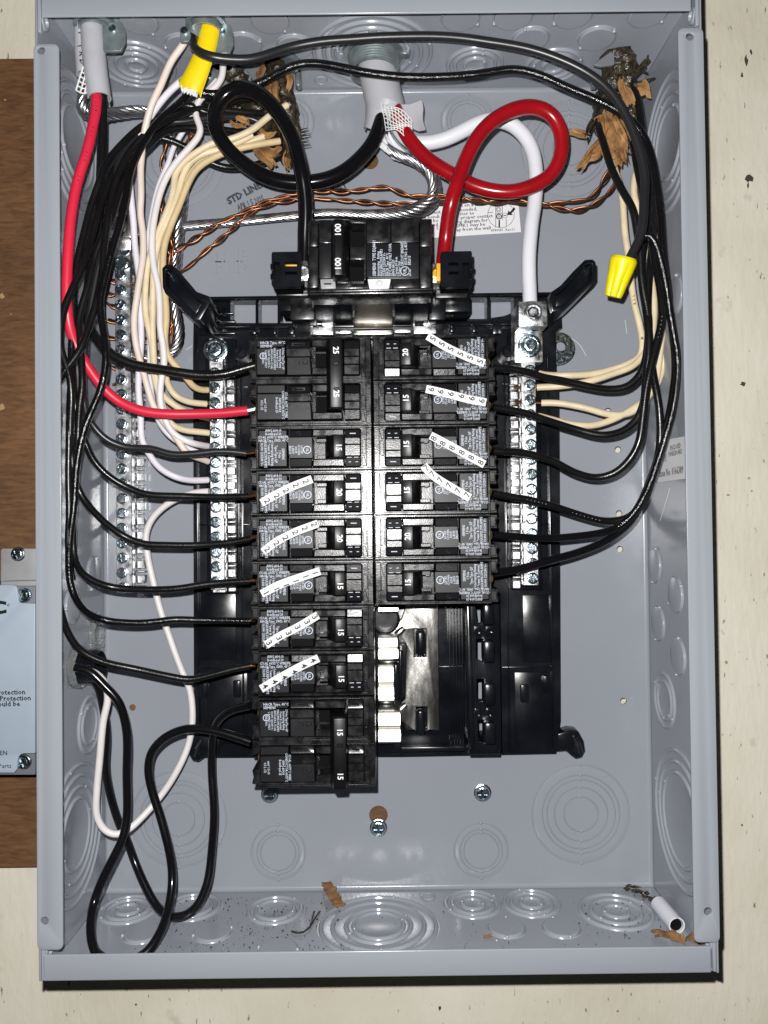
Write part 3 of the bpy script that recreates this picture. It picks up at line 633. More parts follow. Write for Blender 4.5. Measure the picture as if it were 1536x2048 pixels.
# right neutral bar: main lug, bolted block, bonding tab
lug(rbar, 1037, 602, 1095, 653, 0.022, 0.0500, 1066, 625, 18)
mb = MB(); mb.bxp(1029, 660, 1086, 725, 0.0215, 0.0345); ob('lug_base', mb.mesh('lug_base', 'aluminium', bevel=0.0006, seg=2), rbar)
mb = MB(); c = P(1065, 656, 0.0345); mb.lathe(c + Vector((0, -0.002, 0.002)), (0, -1, 0), [(0.0058, -.002), (0.0058, 0.005), (0.005, 0.0058), (0.0001, 0.0058)], 18); ob('lug_neck', mb.mesh('lug_neck', 'zinc'), rbar)
mb = MB(); c = P(1059, 692, 0.0345); mb.lathe(c, (0, -1, 0), [(0.0073, 0), (0.0072, 0.0010), (0.0060, 0.0016), (0.0049, 0.0014), (0.0046, 0.0024), (0.0040, 0.0042), (0.0030, 0.0044), (0.0024, 0.0030), (0.0001, 0.0030)], 24); ob('bolt', mb.mesh('bolt', 'zinc'), rbar)
mb = MB(); cc = P(1118, 696, 0.016); rr_ = 32 * S(0.016); o_ = [(P(1090, 664, .016).x, cc.z + rr_), (cc.x, cc.z + rr_)] + [(cc.x + rr_ * math.sin(math.radians(a)), cc.z + rr_ * math.cos(math.radians(a))) for a in range(15, 180, 15)] + [(cc.x, cc.z - rr_), (P(1090, 727, .016).x, cc.z - rr_)]
hc = P(1122, 691, .016); mb.prism(list(reversed(o_)), 0.0125, 0.016, [circle(hc.x, hc.z, 11 * S(.016), 18)]); ob('bonding_tab', mb.mesh('bonding_tab', 'zinc', bevel=0.0005), rbar)
mb = MB(); mb.bxp(1089, 664, 1100, 728, 0.004, 0.0158); ob('tab_flange', mb.mesh('tab_flange', 'zinc', bevel=0.0005), rbar)

# ================================================================== breakers
# local frame of a breaker: origin on the tray behind its middle, a = along the body (px of 0.281 mm, + towards the inner end of a left breaker), b = down, h = height from the back of the box
Q = 0.2810e-3
FH = 0.0772
_e = P(746, 1074.5, FH); XIN = _e.x; ZREF = _e.z; PITCH = 0.0254
XIN_R = P(749.5, 1070, FH).x
def LB(): return MB()
def lbx(mb, a0, a1, b0, b1, h0, h1): return mb.bx(a0 * Q, a1 * Q, -b1 * Q, -b0 * Q, h0, h1)
def lpoly(mb, pts, h0, h1, holes=()): return mb.prism([(a * Q, -b * Q) for a, b in pts], h0, h1, [[(a * Q, -b * Q) for a, b in hh] for hh in holes])
def rect(a0, a1, b0, b1): return [(a0, b0), (a1, b0), (a1, b1), (a0, b1)]
_tm = {}
def ltext(body, size, a, b, h, ang, m='print_white', **k):
    key = (body, size, a, b, h, ang, m, tuple(sorted(k.items())))
    if key not in _tm:
        t = math.radians(ang); _tm[key] = text_mesh(body, size * Q, m, (a * Q, -h, -b * Q), (math.cos(t), 0, math.sin(t)), (-math.sin(t), 0, math.cos(t)), **k)
    return _tm[key]
UL = lambda a, b, h, r, m: [disk_ring((a * Q, -h, -b * Q), X, Z, r * 0.80 * Q, r * Q).mesh('ring', m, smooth=False)]
FINE1 = 'SIEMENS\n1 Pole\nType:Type QP\nInterrupting Rating\nPower & Current\nMAX.RMS.SYM.AMPS\n10,000 120/240 V~'
FINE2 = 'AWG #14-10\nlb-in/lb-pul 20\nCU-AL 60/75°C WIRE/FIL\nHACR Type, SWD, 40°C'
FINE3 = 'LISTED\nCU-PAN\nISSUE\nL-8539\nE82615'
FINE4 = 'HACR Type, 40°C\nSIEMENS'
FINE5 = '2 Poles Type/Tipo QP\nInterrupting Rating\nPower & Courant\nMAX.RMS.SYM.AMPS\nAWG #14-6 CU-AL\n10,000 120/240 V~\nC.A. 60/75 ONLY\nISSUE NO.'
FINE6 = 'CU-AL 60/75°C WIRE\nCONDUCTOR 60/75°C\nAWG #14-8\nlb-in/lb-pul 25'
def mkprint(items, m='print_white', extra=()):
    return join_meshes([text_mesh(*i[0], **i[1]) for i in items] + list(extra), m)
def tx(body, size, a, b, h, ang, m='print_white', **k):
    t = math.radians(ang)
    return ((body, size * Q, m, (a * Q, -h, -b * Q), (math.cos(t), 0, math.sin(t)), (-math.sin(t), 0, math.cos(t))), k)
PRINT1 = mkprint([tx(FINE1, 7.6, -83, 12, FH + .00012, -90, bold=0.012, xs=0.80, line=0.93), tx(FINE2, 7.4, -81, -25, FH + .00012, 0, bold=0.012, xs=0.78, line=0.9)],
                 extra=[])
PRINT2 = mkprint([tx(FINE3, 6.6, -36, 4, FH + .00012, -90, bold=0.012, xs=0.85, line=0.9), tx('UL', 7, -13.5, 4, FH + .00012, -90, bold=0.03)], extra=UL(-13.5, 4, FH + .00012, 8, 'print_white'))
PRINT3 = mkprint([tx(FINE4, 7.4, -106, -74, FH + .00012, 0, bold=0.012, xs=0.9, line=0.9, align='LEFT'), tx(FINE5, 6.3, -80, -45, FH + .00012, -90, bold=0.01, xs=0.78, line=0.92), tx('UL', 6, -100, -51, FH + .00012, -90, bold=0.03), tx(FINE6, 7, -64, 48, FH + .00012, -90, bold=0.012, xs=0.8, line=0.9), tx('mm² 1.5-10\n0.5 L 1/2', 7, -100, 48, FH + .00012, -90, bold=0.012, xs=0.8)],
                 extra=UL(-100, -51, FH + .00012, 7, 'print_white'))
def prt(parent, name, mb, m='breaker_plastic', **k):
    k.setdefault('bevel', 0.00035)
    me = mb.mesh(name, m, **k) if isinstance(mb, MB) else mb
    o = bpy.data.objects.new(name, me); COL.objects.link(o); o.parent = parent; return o
def wedge(a0, a1, b0, b1, h0, h1, base=.066):
    m = MB(); vs = [(a * Q, -h, -b * Q) for a in (a0, a1) for b, h in ((b0, h0), (b1, h1), (b1, base), (b0, base))]
    return m.add(vs, [(0, 1, 2, 3), (7, 6, 5, 4), (0, 4, 5, 1), (1, 5, 6, 2), (2, 6, 7, 3), (3, 7, 4, 0)])
def pole(t, c, kind):
    """everything inside one face window; c = middle of the pole along b"""
    if kind == 1:
        w0, w1 = -37, 38
        m = lpoly(LB(), rect(-110.5, -54, c + w0 + 1, c + w1 - 1), 0.068, FH); prt(t, 'label_plate', m, 'label_plastic')
        m = lbx(LB(), -108, -56, c + 9.2, c + 10.2, FH - .0002, FH + .00022); m = lbx(LB(), -110, -54.5, c - 9.4, c - 8.6, FH - .0002, FH + .0002); prt(t, 'seam', m, bevel=0)
        m = lpoly(LB(), [(-54, c - 22), (-3, c - 22), (-2, c + 20), (-8, c + 20), (-50, c + 20)], 0.066, FH - .0002); prt(t, 'mid_plate', m, 'label_plastic')
        m = wedge(-50, -5, c - 36.5, c - 22.8, FH - .0025, FH - .0017); prt(t, 'upper_pocket', m, 'pocket_gloss')
        m = wedge(-50, -5, c + 21, c + 37.5, FH - .0016, FH - .00255); prt(t, 'lower_pocket', m, 'pocket_gloss')
        for b0, b1, h0, h1 in ((-37, -21, FH - .0025, FH - .0016), (18, 38, FH - .0014, FH - .00255)):
            m = wedge(62.3, 93, c + b0, c + b1, h0, h1); prt(t, 'window_pocket', m, 'pocket_gloss')
        m = MB(); m.lathe((-32 * Q, -(FH - .0025), -(c - 30) * Q), (0, -1, 0), [(4.6 * Q, 0), (4.6 * Q, 0.0005), (3.4 * Q, 0.0006), (3.2 * Q, 0.0002), (0.00001, 0.0002)], 14); prt(t, 'test_mark', m, bevel=0)
        for b0, b1 in ((-37, -22.5), (22.5, 38)):
            m = lpoly(LB(), [(-2, c + b0), (60, c + b0), (61, c + b1), (-3, c + b1)], 0.066, FH + .0001); prt(t, 'side_rail', m, bevel=0.0006)
        m = lbx(LB(), 62, 93, c - 20, c - 6.5, 0.066, FH - .0003); prt(t, 'window_plate', m)
        m = lbx(LB(), 62, 93, c - 5.8, c + 17, 0.066, FH - .0004); prt(t, 'window_plate', m)
        m = lbx(LB(), 72, 84, c - 29.5, c - 27.8, FH - .0058, FH - .0016); prt(t, 'position_mark', m, 'print_white', bevel=0)  # raised bar; the glint of its glossy edge is painted white
        for a in (66, 80):  # more raised bars with their edge glint painted white
            m = lbx(LB(), a, a + 9, c + 19, c + 20.2, FH - .0056, FH - .0012); prt(t, 'position_mark', m, 'print_white', bevel=0)
            m = lbx(LB(), a + 3, a + 8, c + 28, c + 29.3, FH - .0056, FH - .0019); prt(t, 'position_mark', m, 'print_white', bevel=0)
        m = MB(); prof = [(18, .0605), (26, .0785), (41, .0868), (61.5, .0862), (62, .0605)]; vs = [(a * Q, -h, -(c + b) * Q) for b in (-22.5, 22.5) for a, h in prof]; n = len(prof)
        m.add(vs, [tuple(range(n)), tuple(reversed(range(n, 2 * n)))] + [(i, (i + 1) % n, n + (i + 1) % n, n + i) for i in range(n)]); prt(t, 'handle', m, 'handle_plastic', bevel=0.0005, seg=2)
        m = lbx(LB(), 2, 24, c - 21, c - 13, 0.060, 0.0705); prt(t, 'handle_shutter', m, 'breaker_plastic')
        m = lbx(LB(), 4, 22, c + 12, c + 21, 0.060, 0.0700); prt(t, 'handle_shutter', m, 'breaker_plastic')
        m = lbx(LB(), 7, 14, c + 11, c + 12.5, 0.064, 0.0712); prt(t, 'handle_shutter', m, 'print_white')
    else:
        top = c < 0
        m = lpoly(LB(), rect(-113, -56, c - 22 if top else c - 20, c + 32), 0.068, FH); prt(t, 'label_plate', m, 'label_plastic')
        m = lpoly(LB(), rect(-113, -57, c - 38, c - 24 if top else c - 21.5), 0.068, FH - (0 if top else .0006)); prt(t, 'label_plate', m, 'label_plastic')
        m = lpoly(LB(), [(-54, c - 21), (-6, c - 21), (-4, c - 4), (-53, c - 4)], 0.066, FH - .0002); prt(t, 'mid_plate', m, 'breaker_plastic')
        m = lpoly(LB(), [(-53, c - 3.4), (-6, c - 3.4), (-4, c + 33), (-53, c + 33)], 0.066, FH - .0005); prt(t, 'mid_plate', m, 'label_plastic')
        m = wedge(-53, -6, c - 38, c - 22.5, FH - .0026, FH - .00147); prt(t, 'upper_pocket', m, 'pocket_gloss')
        m = wedge(62.3, 93, c - 38, c - 21, FH - .0026, FH - .00136); prt(t, 'window_pocket', m, 'pocket_gloss')
        m = lpoly(LB(), [(-43, c - 33), (-17, c - 33), (-17, c - 26), (-43, c - 26)], 0.066, FH - .0018, [[(-40, c - 31), (-20, c - 31), (-20, c - 28), (-40, c - 28)]]); prt(t, 'pocket_mark', m, bevel=0)
        # embossed on / off marks
        for a in (-50, -36):
            m = LB(); lbx(m, a, a + 9, c + 1, c + 2.6, FH - .0006, FH - .0001); lbx(m, a, a + 2, c + 2.6, c + 7, FH - .0006, FH - .0001); lbx(m, a + 7, a + 9, c + 2.6, c + 12, FH - .0006, FH - .0001); prt(t, 'embossed_mark', m, bevel=0)
        m = LB(); lpoly(m, rect(-21, -10, c + 1, c + 12), FH - .0006, FH - .0001, [rect(-19, -12, c + 3, c + 10)]); prt(t, 'embossed_mark', m, bevel=0)
        for b0, b1 in ((-38, -22.5), (18, 33)):
            m = lpoly(LB(), [(-2, c + b0), (58, c + b0), (58, c + b1), (-3, c + b1)], 0.066, FH + .0001); prt(t, 'side_rail', m, bevel=0.0006)
        m = lbx(LB(), 62, 93, c - 20, c - 4, 0.066, FH - .0003); prt(t, 'window_plate', m)
        m = lbx(LB(), 62, 93, c - 3.3, c + 12, 0.066, FH - .0004); prt(t, 'window_plate', m)
        m = lbx(LB(), 62, 93, c + 12.8, c + 33, 0.066, FH - .0006); prt(t, 'window_plate', m)
        m = lbx(LB(), 71, 85, c - 30.8, c - 28.2, FH - .0058, FH - .0016); prt(t, 'position_mark', m, 'pit_black', bevel=0)
def breaker(npoles, label, group):
    t = thing('circuit_breaker', (0, 0, 0), label, 'circuit breaker', group)
    B0, B1 = (-44.6, 44.6) if npoles == 1 else (-89.8, 89.8)
    cs = [0] if npoles == 1 else [-45.2, 45.2]
    kind = npoles
    m = lbx(LB(), -117, 117, B0, B1, 0.0195, 0.0605); prt(t, 'body', m, bevel=0.0004)
    wn = []
    for c in cs: wn.append([(-111.5, c - 38), (91, c - 38), (94, c - 35), (94, c + 36), (91, c + 39), (-111.5, c + 39)] if kind == 1 else [(-114, c - 39.5), (92, c - 39.5), (94, c - 37), (94, c + 33), (92, c + 35), (-114, c + 35)])
    m = lpoly(LB(), rect(-116.5, 116.5, B0, B1), 0.0600, FH - .0012, wn); prt(t, 'face_rim', m, bevel=0.0003)
    for c in cs:
        # stepped rim lines and end blocks
        m = lbx(LB(), -116.2, 102, c + 40, c + 41.3, FH - .0014, FH - .0007); prt(t, 'rim_line', m, bevel=0.0002)
        m = lbx(LB(), -116.2, 102, c - 41.2, c - 40, FH - .0014, FH - .0008); prt(t, 'rim_line', m, bevel=0.0002)
        m = lpoly(LB(), [(105, c - 41), (115.8, c - 41), (115.8, c + 41), (105, c + 41)], FH - .0016, FH - .0008); prt(t, 'end_block', m)
        m = lpoly(LB(), [(96, c - 17), (104.5, c - 17), (104.5, c + 14), (96, c + 14)], FH - .0016, FH - .0009); prt(t, 'end_block', m)
        m = lpoly(LB(), [(96, c + 16), (101, c + 16), (106, c + 38), (96, c + 38)], FH - .0016, FH - .0006); prt(t, 'end_block', m)
        # shoulder round the terminal, open at the front
        for b0, b1 in ((-44, -16), (15, 44)):
            m = lpoly(LB(), [(-134, c + b0), (-117, c + b0), (-117, c + b1), (-134, c + b1), (-134, c + b1 - 3), (-131, c + (b0 + b1) / 2)], 0.0195, FH - .0070); prt(t, 'shoulder', m, bevel=0.0005)
            m = lpoly(LB(), [(-129, c + b0 + 4), (-117, c + b0 + 4), (-117, c + b1 - 4), (-129, c + b1 - 4)], FH - .0072, FH - .0052); prt(t, 'shoulder_step', m, bevel=0.0004)
        m = lbx(LB(), -133, -117, c - 16, c + 15, 0.0195, 0.044); prt(t, 'terminal_floor', m, 'pit_black', bevel=0)
        m = MB(); m.lathe((-119 * Q, -0.0585, -(c + 1) * Q), (-.62, -.78, 0.1), [(0.0001, -.001), (0.0031, -.001), (0.0032, 0.0007), (0.0024, 0.0013), (0.0001, 0.0013)], 16); prt(t, 'terminal_screw', m, 'brass', bevel=0)
        pole(t, c, kind)
    if npoles == 1:
        prt(t, 'label_print', PRINT1); prt(t, 'label_print', PRINT2)
    else:
        prt(t, 'label_print', PRINT3)
        m = MB(); prof = [(22, .0605), (27, .0790), (36, .0880), (60, .0876), (61.5, .0605)]; vs = [(a * Q, -h, -b * Q) for b in (-78, 60) for a, h in prof]; n = len(prof)
        m.add(vs, [tuple(range(n)), tuple(reversed(range(n, 2 * n)))] + [(i, (i + 1) % n, n + (i + 1) % n, n + i) for i in range(n)]); prt(t, 'handle_bar', m, 'handle_plastic', bevel=0.0005, seg=2)
        for b0, b1 in ((-30, -22), (20, 27)):
            m = lbx(LB(), 43, 54, b0, b1, .0872, .0883); prt(t, 'handle_bump', m, 'handle_plastic')
        for c in cs:
            m = lbx(LB(), 0, 30, c - 22, c + 18, 0.055, 0.0615); prt(t, 'handle_slot', m, 'pit_black', bevel=0)  # black block in the opening, its shade put in as colour
    return t
def rating(t, body, b, h=FH + .0096, a=52, size=15.5):
    o = bpy.data.objects.new('rating_number', ltext(body, size, a, b, h, -90, 'number_white', bold=0.022, xs=0.95, res=3)); COL.objects.link(o); o.parent = t; return o
XC_L = XIN - 116.5 * Q; XC_R = XIN_R + 116.5 * Q
zrow = lambda i: ZREF - (i - 4) * PITCH
ZR_OFF = 0.0
single = breaker(1, 'x', 'single circuit breakers'); double = breaker(2, 'x', 'double circuit breakers')
used = set()
def place(proto, x, z, flip, label, nums):
    o = proto if proto not in used else copy_tree(proto)
    if proto in used:
        for ch in list(o.children):
            if ch.name.startswith('rating_number'): bpy.data.objects.remove(ch)
    used.add(proto)
    o.location = (x, 0, z); o.rotation_euler = (0, math.pi if flip else 0, 0); o['label'] = label
    for body, b in nums: rating(o, body, b, h=(.08665 + .0003) if proto is single else .08815, a=51.5 if proto is single else 48)
    return o
place(double, XC_L, (zrow(0) + zrow(1)) / 2 - 0.0003, False, 'two pole black breaker marked 25 at the top of the left column', [('25', -52), ('25', 33)])
for i, num, lab in ((2, '15', 'left 15 amp single breaker with no number strip on it'), (3, '20', 'left 20 amp breaker with a five digit strip of 2s'), (4, '20', 'left 20 amp breaker with a six digit strip of 2s'), (5, '15', 'left 15 amp breaker under the strip of 1s'), (6, '15', 'left 15 amp breaker under the strip of 3s'), (7, '15', 'left 15 amp breaker under the strip of 4s')):
    place(single, XC_L, zrow(i), False, lab, [(num, 3 if num == '15' else 1)])
place(double, XC_L, (zrow(8) + zrow(9)) / 2 - 0.0004, False, 'two pole black breaker marked 15 at the foot of the left column', [('15', -31), ('15', 54)])
for o in bpy.data.objects:
    if o.parent and o.parent.get('label') == 'two pole black breaker marked 15 at the foot of the left column' and o.name.startswith(('handle_bar', 'handle_bump')): o.location.z -= 21 * Q
for i, num, lab in ((0, '20', 'right 20 amp breaker under the strip of 5s, at the top'), (1, '15', 'right 15 amp breaker under the strip of 6s'), (2, '15', 'right 15 amp breaker under the strip of 8s'), (3, '15', 'right 15 amp breaker under the strip of 7s'), (4, '20', 'right 20 amp breaker with no strip, second from the bottom'), (5, '15', 'right 15 amp breaker with no strip, lowest of its column')):
    place(single, XC_R, zrow(i) - 0.0002, True, lab, [(num, 2)])
# number strips stuck across the breakers -----------------------------------------
def strip(digit, pts, digits_at, label, w=16, dd=0.0784, up=1, dsize=17):
    """paper strip along pts (photo points on the breaker faces); digits stand along the strip"""
    path = spline([P(u, v, dd) for u, v in pts], 0.002, 1); hw = w / 2 * S(dd); mb = MB(); vs = []; N = len(path)
    for i, p in enumerate(path):
        t = (path[min(i + 1, N - 1)] - path[max(i - 1, 0)]).normalized(); n = Vector((-t.z, 0, t.x)); lift = 0.00022 * math.sin(i * 0.9)
        for sgn in (1, -1):
            for dz in (0, 0.00012): vs.append(p + n * (hw * sgn) + Vector((0, -dz - lift, 0)))
    fs = []
    for i in range(N - 1):
        a = 4 * i; b = a + 4; fs += [(a + 1, a + 3, b + 3, b + 1), (a, b, b + 2, a + 2), (a, a + 1, b + 1, b), (a + 2, b + 2, b + 3, a + 3)]
    fs += [(0, 2, 3, 1), (4 * N - 4, 4 * N - 3, 4 * N - 1, 4 * N - 2)]
    mb.add(vs, fs)
    o = tag(ob('number_strip', mb.mesh('number_strip', 'paper_white', ang=60)), label, 'number strip', 'white number strips on the breakers')
    for u, v in digits_at:
        q = P(u, v, dd + 0.0022); bi = min(range(N), key=lambda i: (path[i] - P(u, v, dd)).length)
        t = (path[min(bi + 1, N - 1)] - path[max(bi - 1, 0)]).normalized() * up; t = Vector((t.x, 0, t.z)).normalized(); xd = Vector((t.z, 0, -t.x))
        lift = 0.00022 * max(math.sin((bi + k) * .9) for k in range(-3, 4))
        q = P(u, v, dd + 0.00022 + max(lift, 0))
        ob('digit', text_mesh(digit, dsize * S(dd), 'ink', q, xd, t, bold=0.02, res=3), o)
    return o
strip('2', [(523, 1006), (548, 991), (585, 973), (624, 958)], [(534, 1002), (553, 992), (571.5, 981), (591, 970.5), (611, 963)], 'white paper strip of five 2s across the upper left 20 amp breaker')
strip('2', [(526, 1104), (550, 1085), (590, 1064), (636, 1047)], [(534, 1099), (552.5, 1087), (570.5, 1076), (590, 1065), (609, 1057), (627.5, 1049)], 'white paper strip of six 2s on the lower left 20 amp breaker, one digit smudged', 15.5)
strip('1', [(523, 1188), (560, 1169), (600, 1155), (640, 1142)], [(532, 1186), (553, 1178), (572, 1170.5), (592, 1162), (611, 1153), (630, 1146)], 'white paper strip of 1s across a left 15 amp breaker')
strip('3', [(532, 1290), (560, 1272), (596, 1254), (636, 1230)], [(538, 1286), (558, 1276), (577, 1266), (595, 1254.5), (614, 1244), (629.5, 1234)], 'white paper strip of 3s across a left 15 amp breaker')
strip('4', [(522, 1378), (555, 1358), (595, 1336), (637, 1316)], [(530, 1373), (549, 1364), (568.5, 1355), (588.5, 1344), (607.5, 1332), (626, 1321)], 'white paper strip of 4s across the lowest left single breaker')
strip('5', [(855, 672), (885, 690), (925, 710), (969, 727)], [(866.5, 677.5), (884.5, 688), (902, 698), (921.5, 708), (941, 715.5), (961, 723)], 'white paper strip of 5s across the top right breaker', up=-1)
strip('6', [(852, 778), (890, 786), (930, 797), (972, 805)], [(863, 779), (881.5, 783.5), (902, 788), (923, 792.5), (944, 797), (964, 802)], 'white paper strip of 6s across the second right breaker', up=-1)
strip('8', [(861, 871), (890, 886), (930, 908), (969, 929)], [(868, 877), (886, 887), (904.5, 896), (924, 905), (943, 915), (962, 925)], 'white paper strip of 8s across the third right breaker', up=-1)
strip('7', [(847, 931), (862, 948), (890, 967), (940, 996)], [(853, 936), (865.5, 948), (881, 960), (898.5, 971), (916.5, 981.5), (935, 990)], 'white paper strip of 7s across the fourth right breaker', up=-1)

# ------------------------------------------------------------------ main breaker
MBK = thing('main_breaker', P(740, 590, 0.02), 'large black two pole main breaker marked 100 at the top', 'main breaker')
MH = 0.0835
def mp(name, mb, m='breaker_plastic', **k):
    k.setdefault('bevel', 0.0006); k.setdefault('seg', 2); return ob(name, mb.mesh(name, m, **k), MBK)
mb = MB(); mb.prismp([(616, 440), (864, 437), (866, 586), (618, 590)], 0.020, 0.070); mp('body', mb)
mb = MB(); mb.prismp([(638, 439), (663, 439), (663, 486), (638, 486)], .069, MH - .0006); mp('face_plate', mb)
mb = MB(); mb.prismp([(638, 487), (663, 487), (663, 556), (638, 557)], .069, MH); mp('face_plate', mb, 'label_plastic')
for u0, u1 in ((616.5, 637), (839, 863.5)):
    mb = MB(); mb.prismp([(u0, 440), (u1, 439), (u1, 493), (u0, 494)], .069, MH - .0032); mp('end_cap', mb, bevel=0.0014)
    mb = MB(); mb.prismp([(u0, 494.5), (u1, 493.5), (u1, 575), (u0, 577)], .069, MH - .0020); mp('end_cap', mb, bevel=0.0010)
mb = MB(); mb.prismp([(733, 438), (781.5, 437.5), (781.5, 485), (733, 486)], .069, MH - .0003); mp('face_plate', mb, bevel=.0004)
mb = MB(); mb.prismp([(782.5, 436), (838, 435), (838, 484), (782.5, 485)], .069, MH + .0002); mp('face_plate', mb, bevel=.0004)
mb = MB(); mb.prismp([(733, 487), (838, 486), (838, 557), (781, 558), (778, 556), (737, 557), (733, 552)], .069, MH); mp('label_plate', mb, 'label_plastic', bevel=.0004)
mb = MB(); mb.prismp([(700, 492.5), (733, 492.5), (733, 519), (700, 519)], .069, MH - .0004); mp('face_plate', mb)
mb = MB(); mb.prismp([(688, 440), (733, 440), (733, 562), (688, 562)], .05, .0705); mp('handle_slot', mb, 'pit_black', bevel=0)  # black block that paints the shade inside the handle opening
mb = MB(); mb.prismp([(688, 439), (733, 438), (733, 447), (703, 447), (697, 441)], .069, MH - .0004); mp('face_plate', mb)
mb = MB(); mb.prismp([(727, 447), (733, 447), (733, 560), (727, 560)], .069, MH - .0006); mp('face_plate', mb)
mb = MB()
hd = [(0, .069), (1.5, .0925), (6, .0945), (24, .0940), (33, .0860), (34, .069)]
c0, c1 = P(663, 440, .0925), P(663, 552, .0925); s_ = S(.0925); vs = [(c.x + a * s_, -h, c.z) for c in (c0, c1) for a, h in hd]; n = len(hd)
mb.add(vs, [tuple(range(n)), tuple(reversed(range(n, 2 * n)))] + [(i, (i + 1) % n, n + (i + 1) % n, n + i) for i in range(n)]); mp('handle', mb, 'handle_plastic', bevel=.0008)
for v in (460, 528):
    me = text_mesh('100', 17 * S(.0945), 'number_white', P(676.5, v, .0949), (0, 0, 1), (-1, 0, 0), bold=0.02, res=3); ob('rating_number', me, MBK)
mb = MB(); mb.prismp([(640, 558), (670, 557), (672, 577), (642, 578)], .069, MH - .0012); mp('grey_tab', mb, 'bracket_grey')
mb = MB(); mb.bxp(648, 566, 663, 569, MH - .002, MH - .0008); mp('tab_mark', mb, 'ink', bevel=0)
mb = MB(); mb.prismp([(673, 553), (690, 553), (702, 563), (702, 566), (673, 567)], .069, MH - .001, [[(677, 556), (688, 556), (690, 561), (677, 562)]]); mp('clip', mb)
mb = MB(); mb.prismp([(672, 569), (737, 566), (738, 577), (672, 578)], .069, MH - .003); mp('face_plate', mb)
mb = MB(); mb.prismp([(735, 558), (782, 557), (778, 577), (739, 578)], .069, MH - .0006); mp('white_tab', mb, 'label_white', bevel=.0004)
o = disk_ring(P(759, 567, MH - .0003), X, Z, 4.5 * S(MH), 5.2 * S(MH)); mp('tab_mark', o, 'ink', bevel=0); o = disk_ring(P(759, 567, MH - .0003), X, Z, 6.6 * S(MH), 7.2 * S(MH)); mp('tab_mark', o, 'ink', bevel=0)
mb = MB(); mb.prismp([(783, 558), (838, 557), (838, 575), (786, 577)], .069, MH - .0006); mp('face_plate', mb)
mb = MB(); mb.prismp([(618, 578), (866, 574), (866, 580), (618, 585)], .060, MH - .0016); mp('ledge', mb, bevel=.0008)
mb = MB(); mb.prismp([(618, 585), (866, 581), (866, 586), (618, 590)], .060, MH - .0030); mp('ledge', mb, bevel=.0008)
for u in (640, 818):
    mb = MB(); mb.lathe(P(u, 592, .060), (0, -.25, -1), [(0.0036, -.002), (0.0036, .003), (0.0022, .0031), (.002, .001), (.0001, .001)], 16); mp('screw_well', mb, bevel=0)
ul = [text_mesh('UL', 9 * S(MH), 'print_white', P(810, 542, MH + .0002), (0, 0, 1), (-1, 0, 0), bold=.03)]
ul.append(disk_ring(P(810, 542, MH + .0002), X, Z, 8 * S(MH), 9.5 * S(MH)).mesh('ring', 'print_white', smooth=False))
lines = [('SIEMENS  TYPE EQ8681', 749), ('Interrupting   Rating', 757), ('MAX.RMS.SYM.AMPS', 763.5), ('22,000 120/240 V~', 769), ('HACR Type  40°C', 775), ('75°C WIRE ONLY CU/AL', 781), ('AWG #4-2/0', 787), ('Torque 50 lb-in', 793), ('2 Poles Unit', 799)]
for b_, u in lines: ul.append(text_mesh(b_, (9.0 if u < 750 else 7.6) * S(MH), 'print_white', P(u, 552, MH + .0002), (0, 0, 1), (-1, 0, 0), align='LEFT', bold=.014, xs=.80))
for b_, u, v, z_ in (('CIRCUIT BREAKER', 805, 533, 8), ('ISSUE NO. L-8539', 812, 530, 8), ('E82615', 819, 530, 8), ('LISTED', 820, 552, 6)): ul.append(text_mesh(b_, z_ * S(MH), 'print_white', P(u, v, MH + .0002), (0, 0, 1), (-1, 0, 0), align='LEFT', bold=.014, xs=.80))
ob('label_print', join_meshes(ul, 'print_white'), MBK)
# faint raised marks on the flat upper plates
me = text_mesh('ON', 12 * S(MH), 'breaker_plastic', P(757, 458, MH - .0004), (0, 0, 1), (-1, 0, 0), emboss=.0002); ob('embossed_mark', me, MBK)
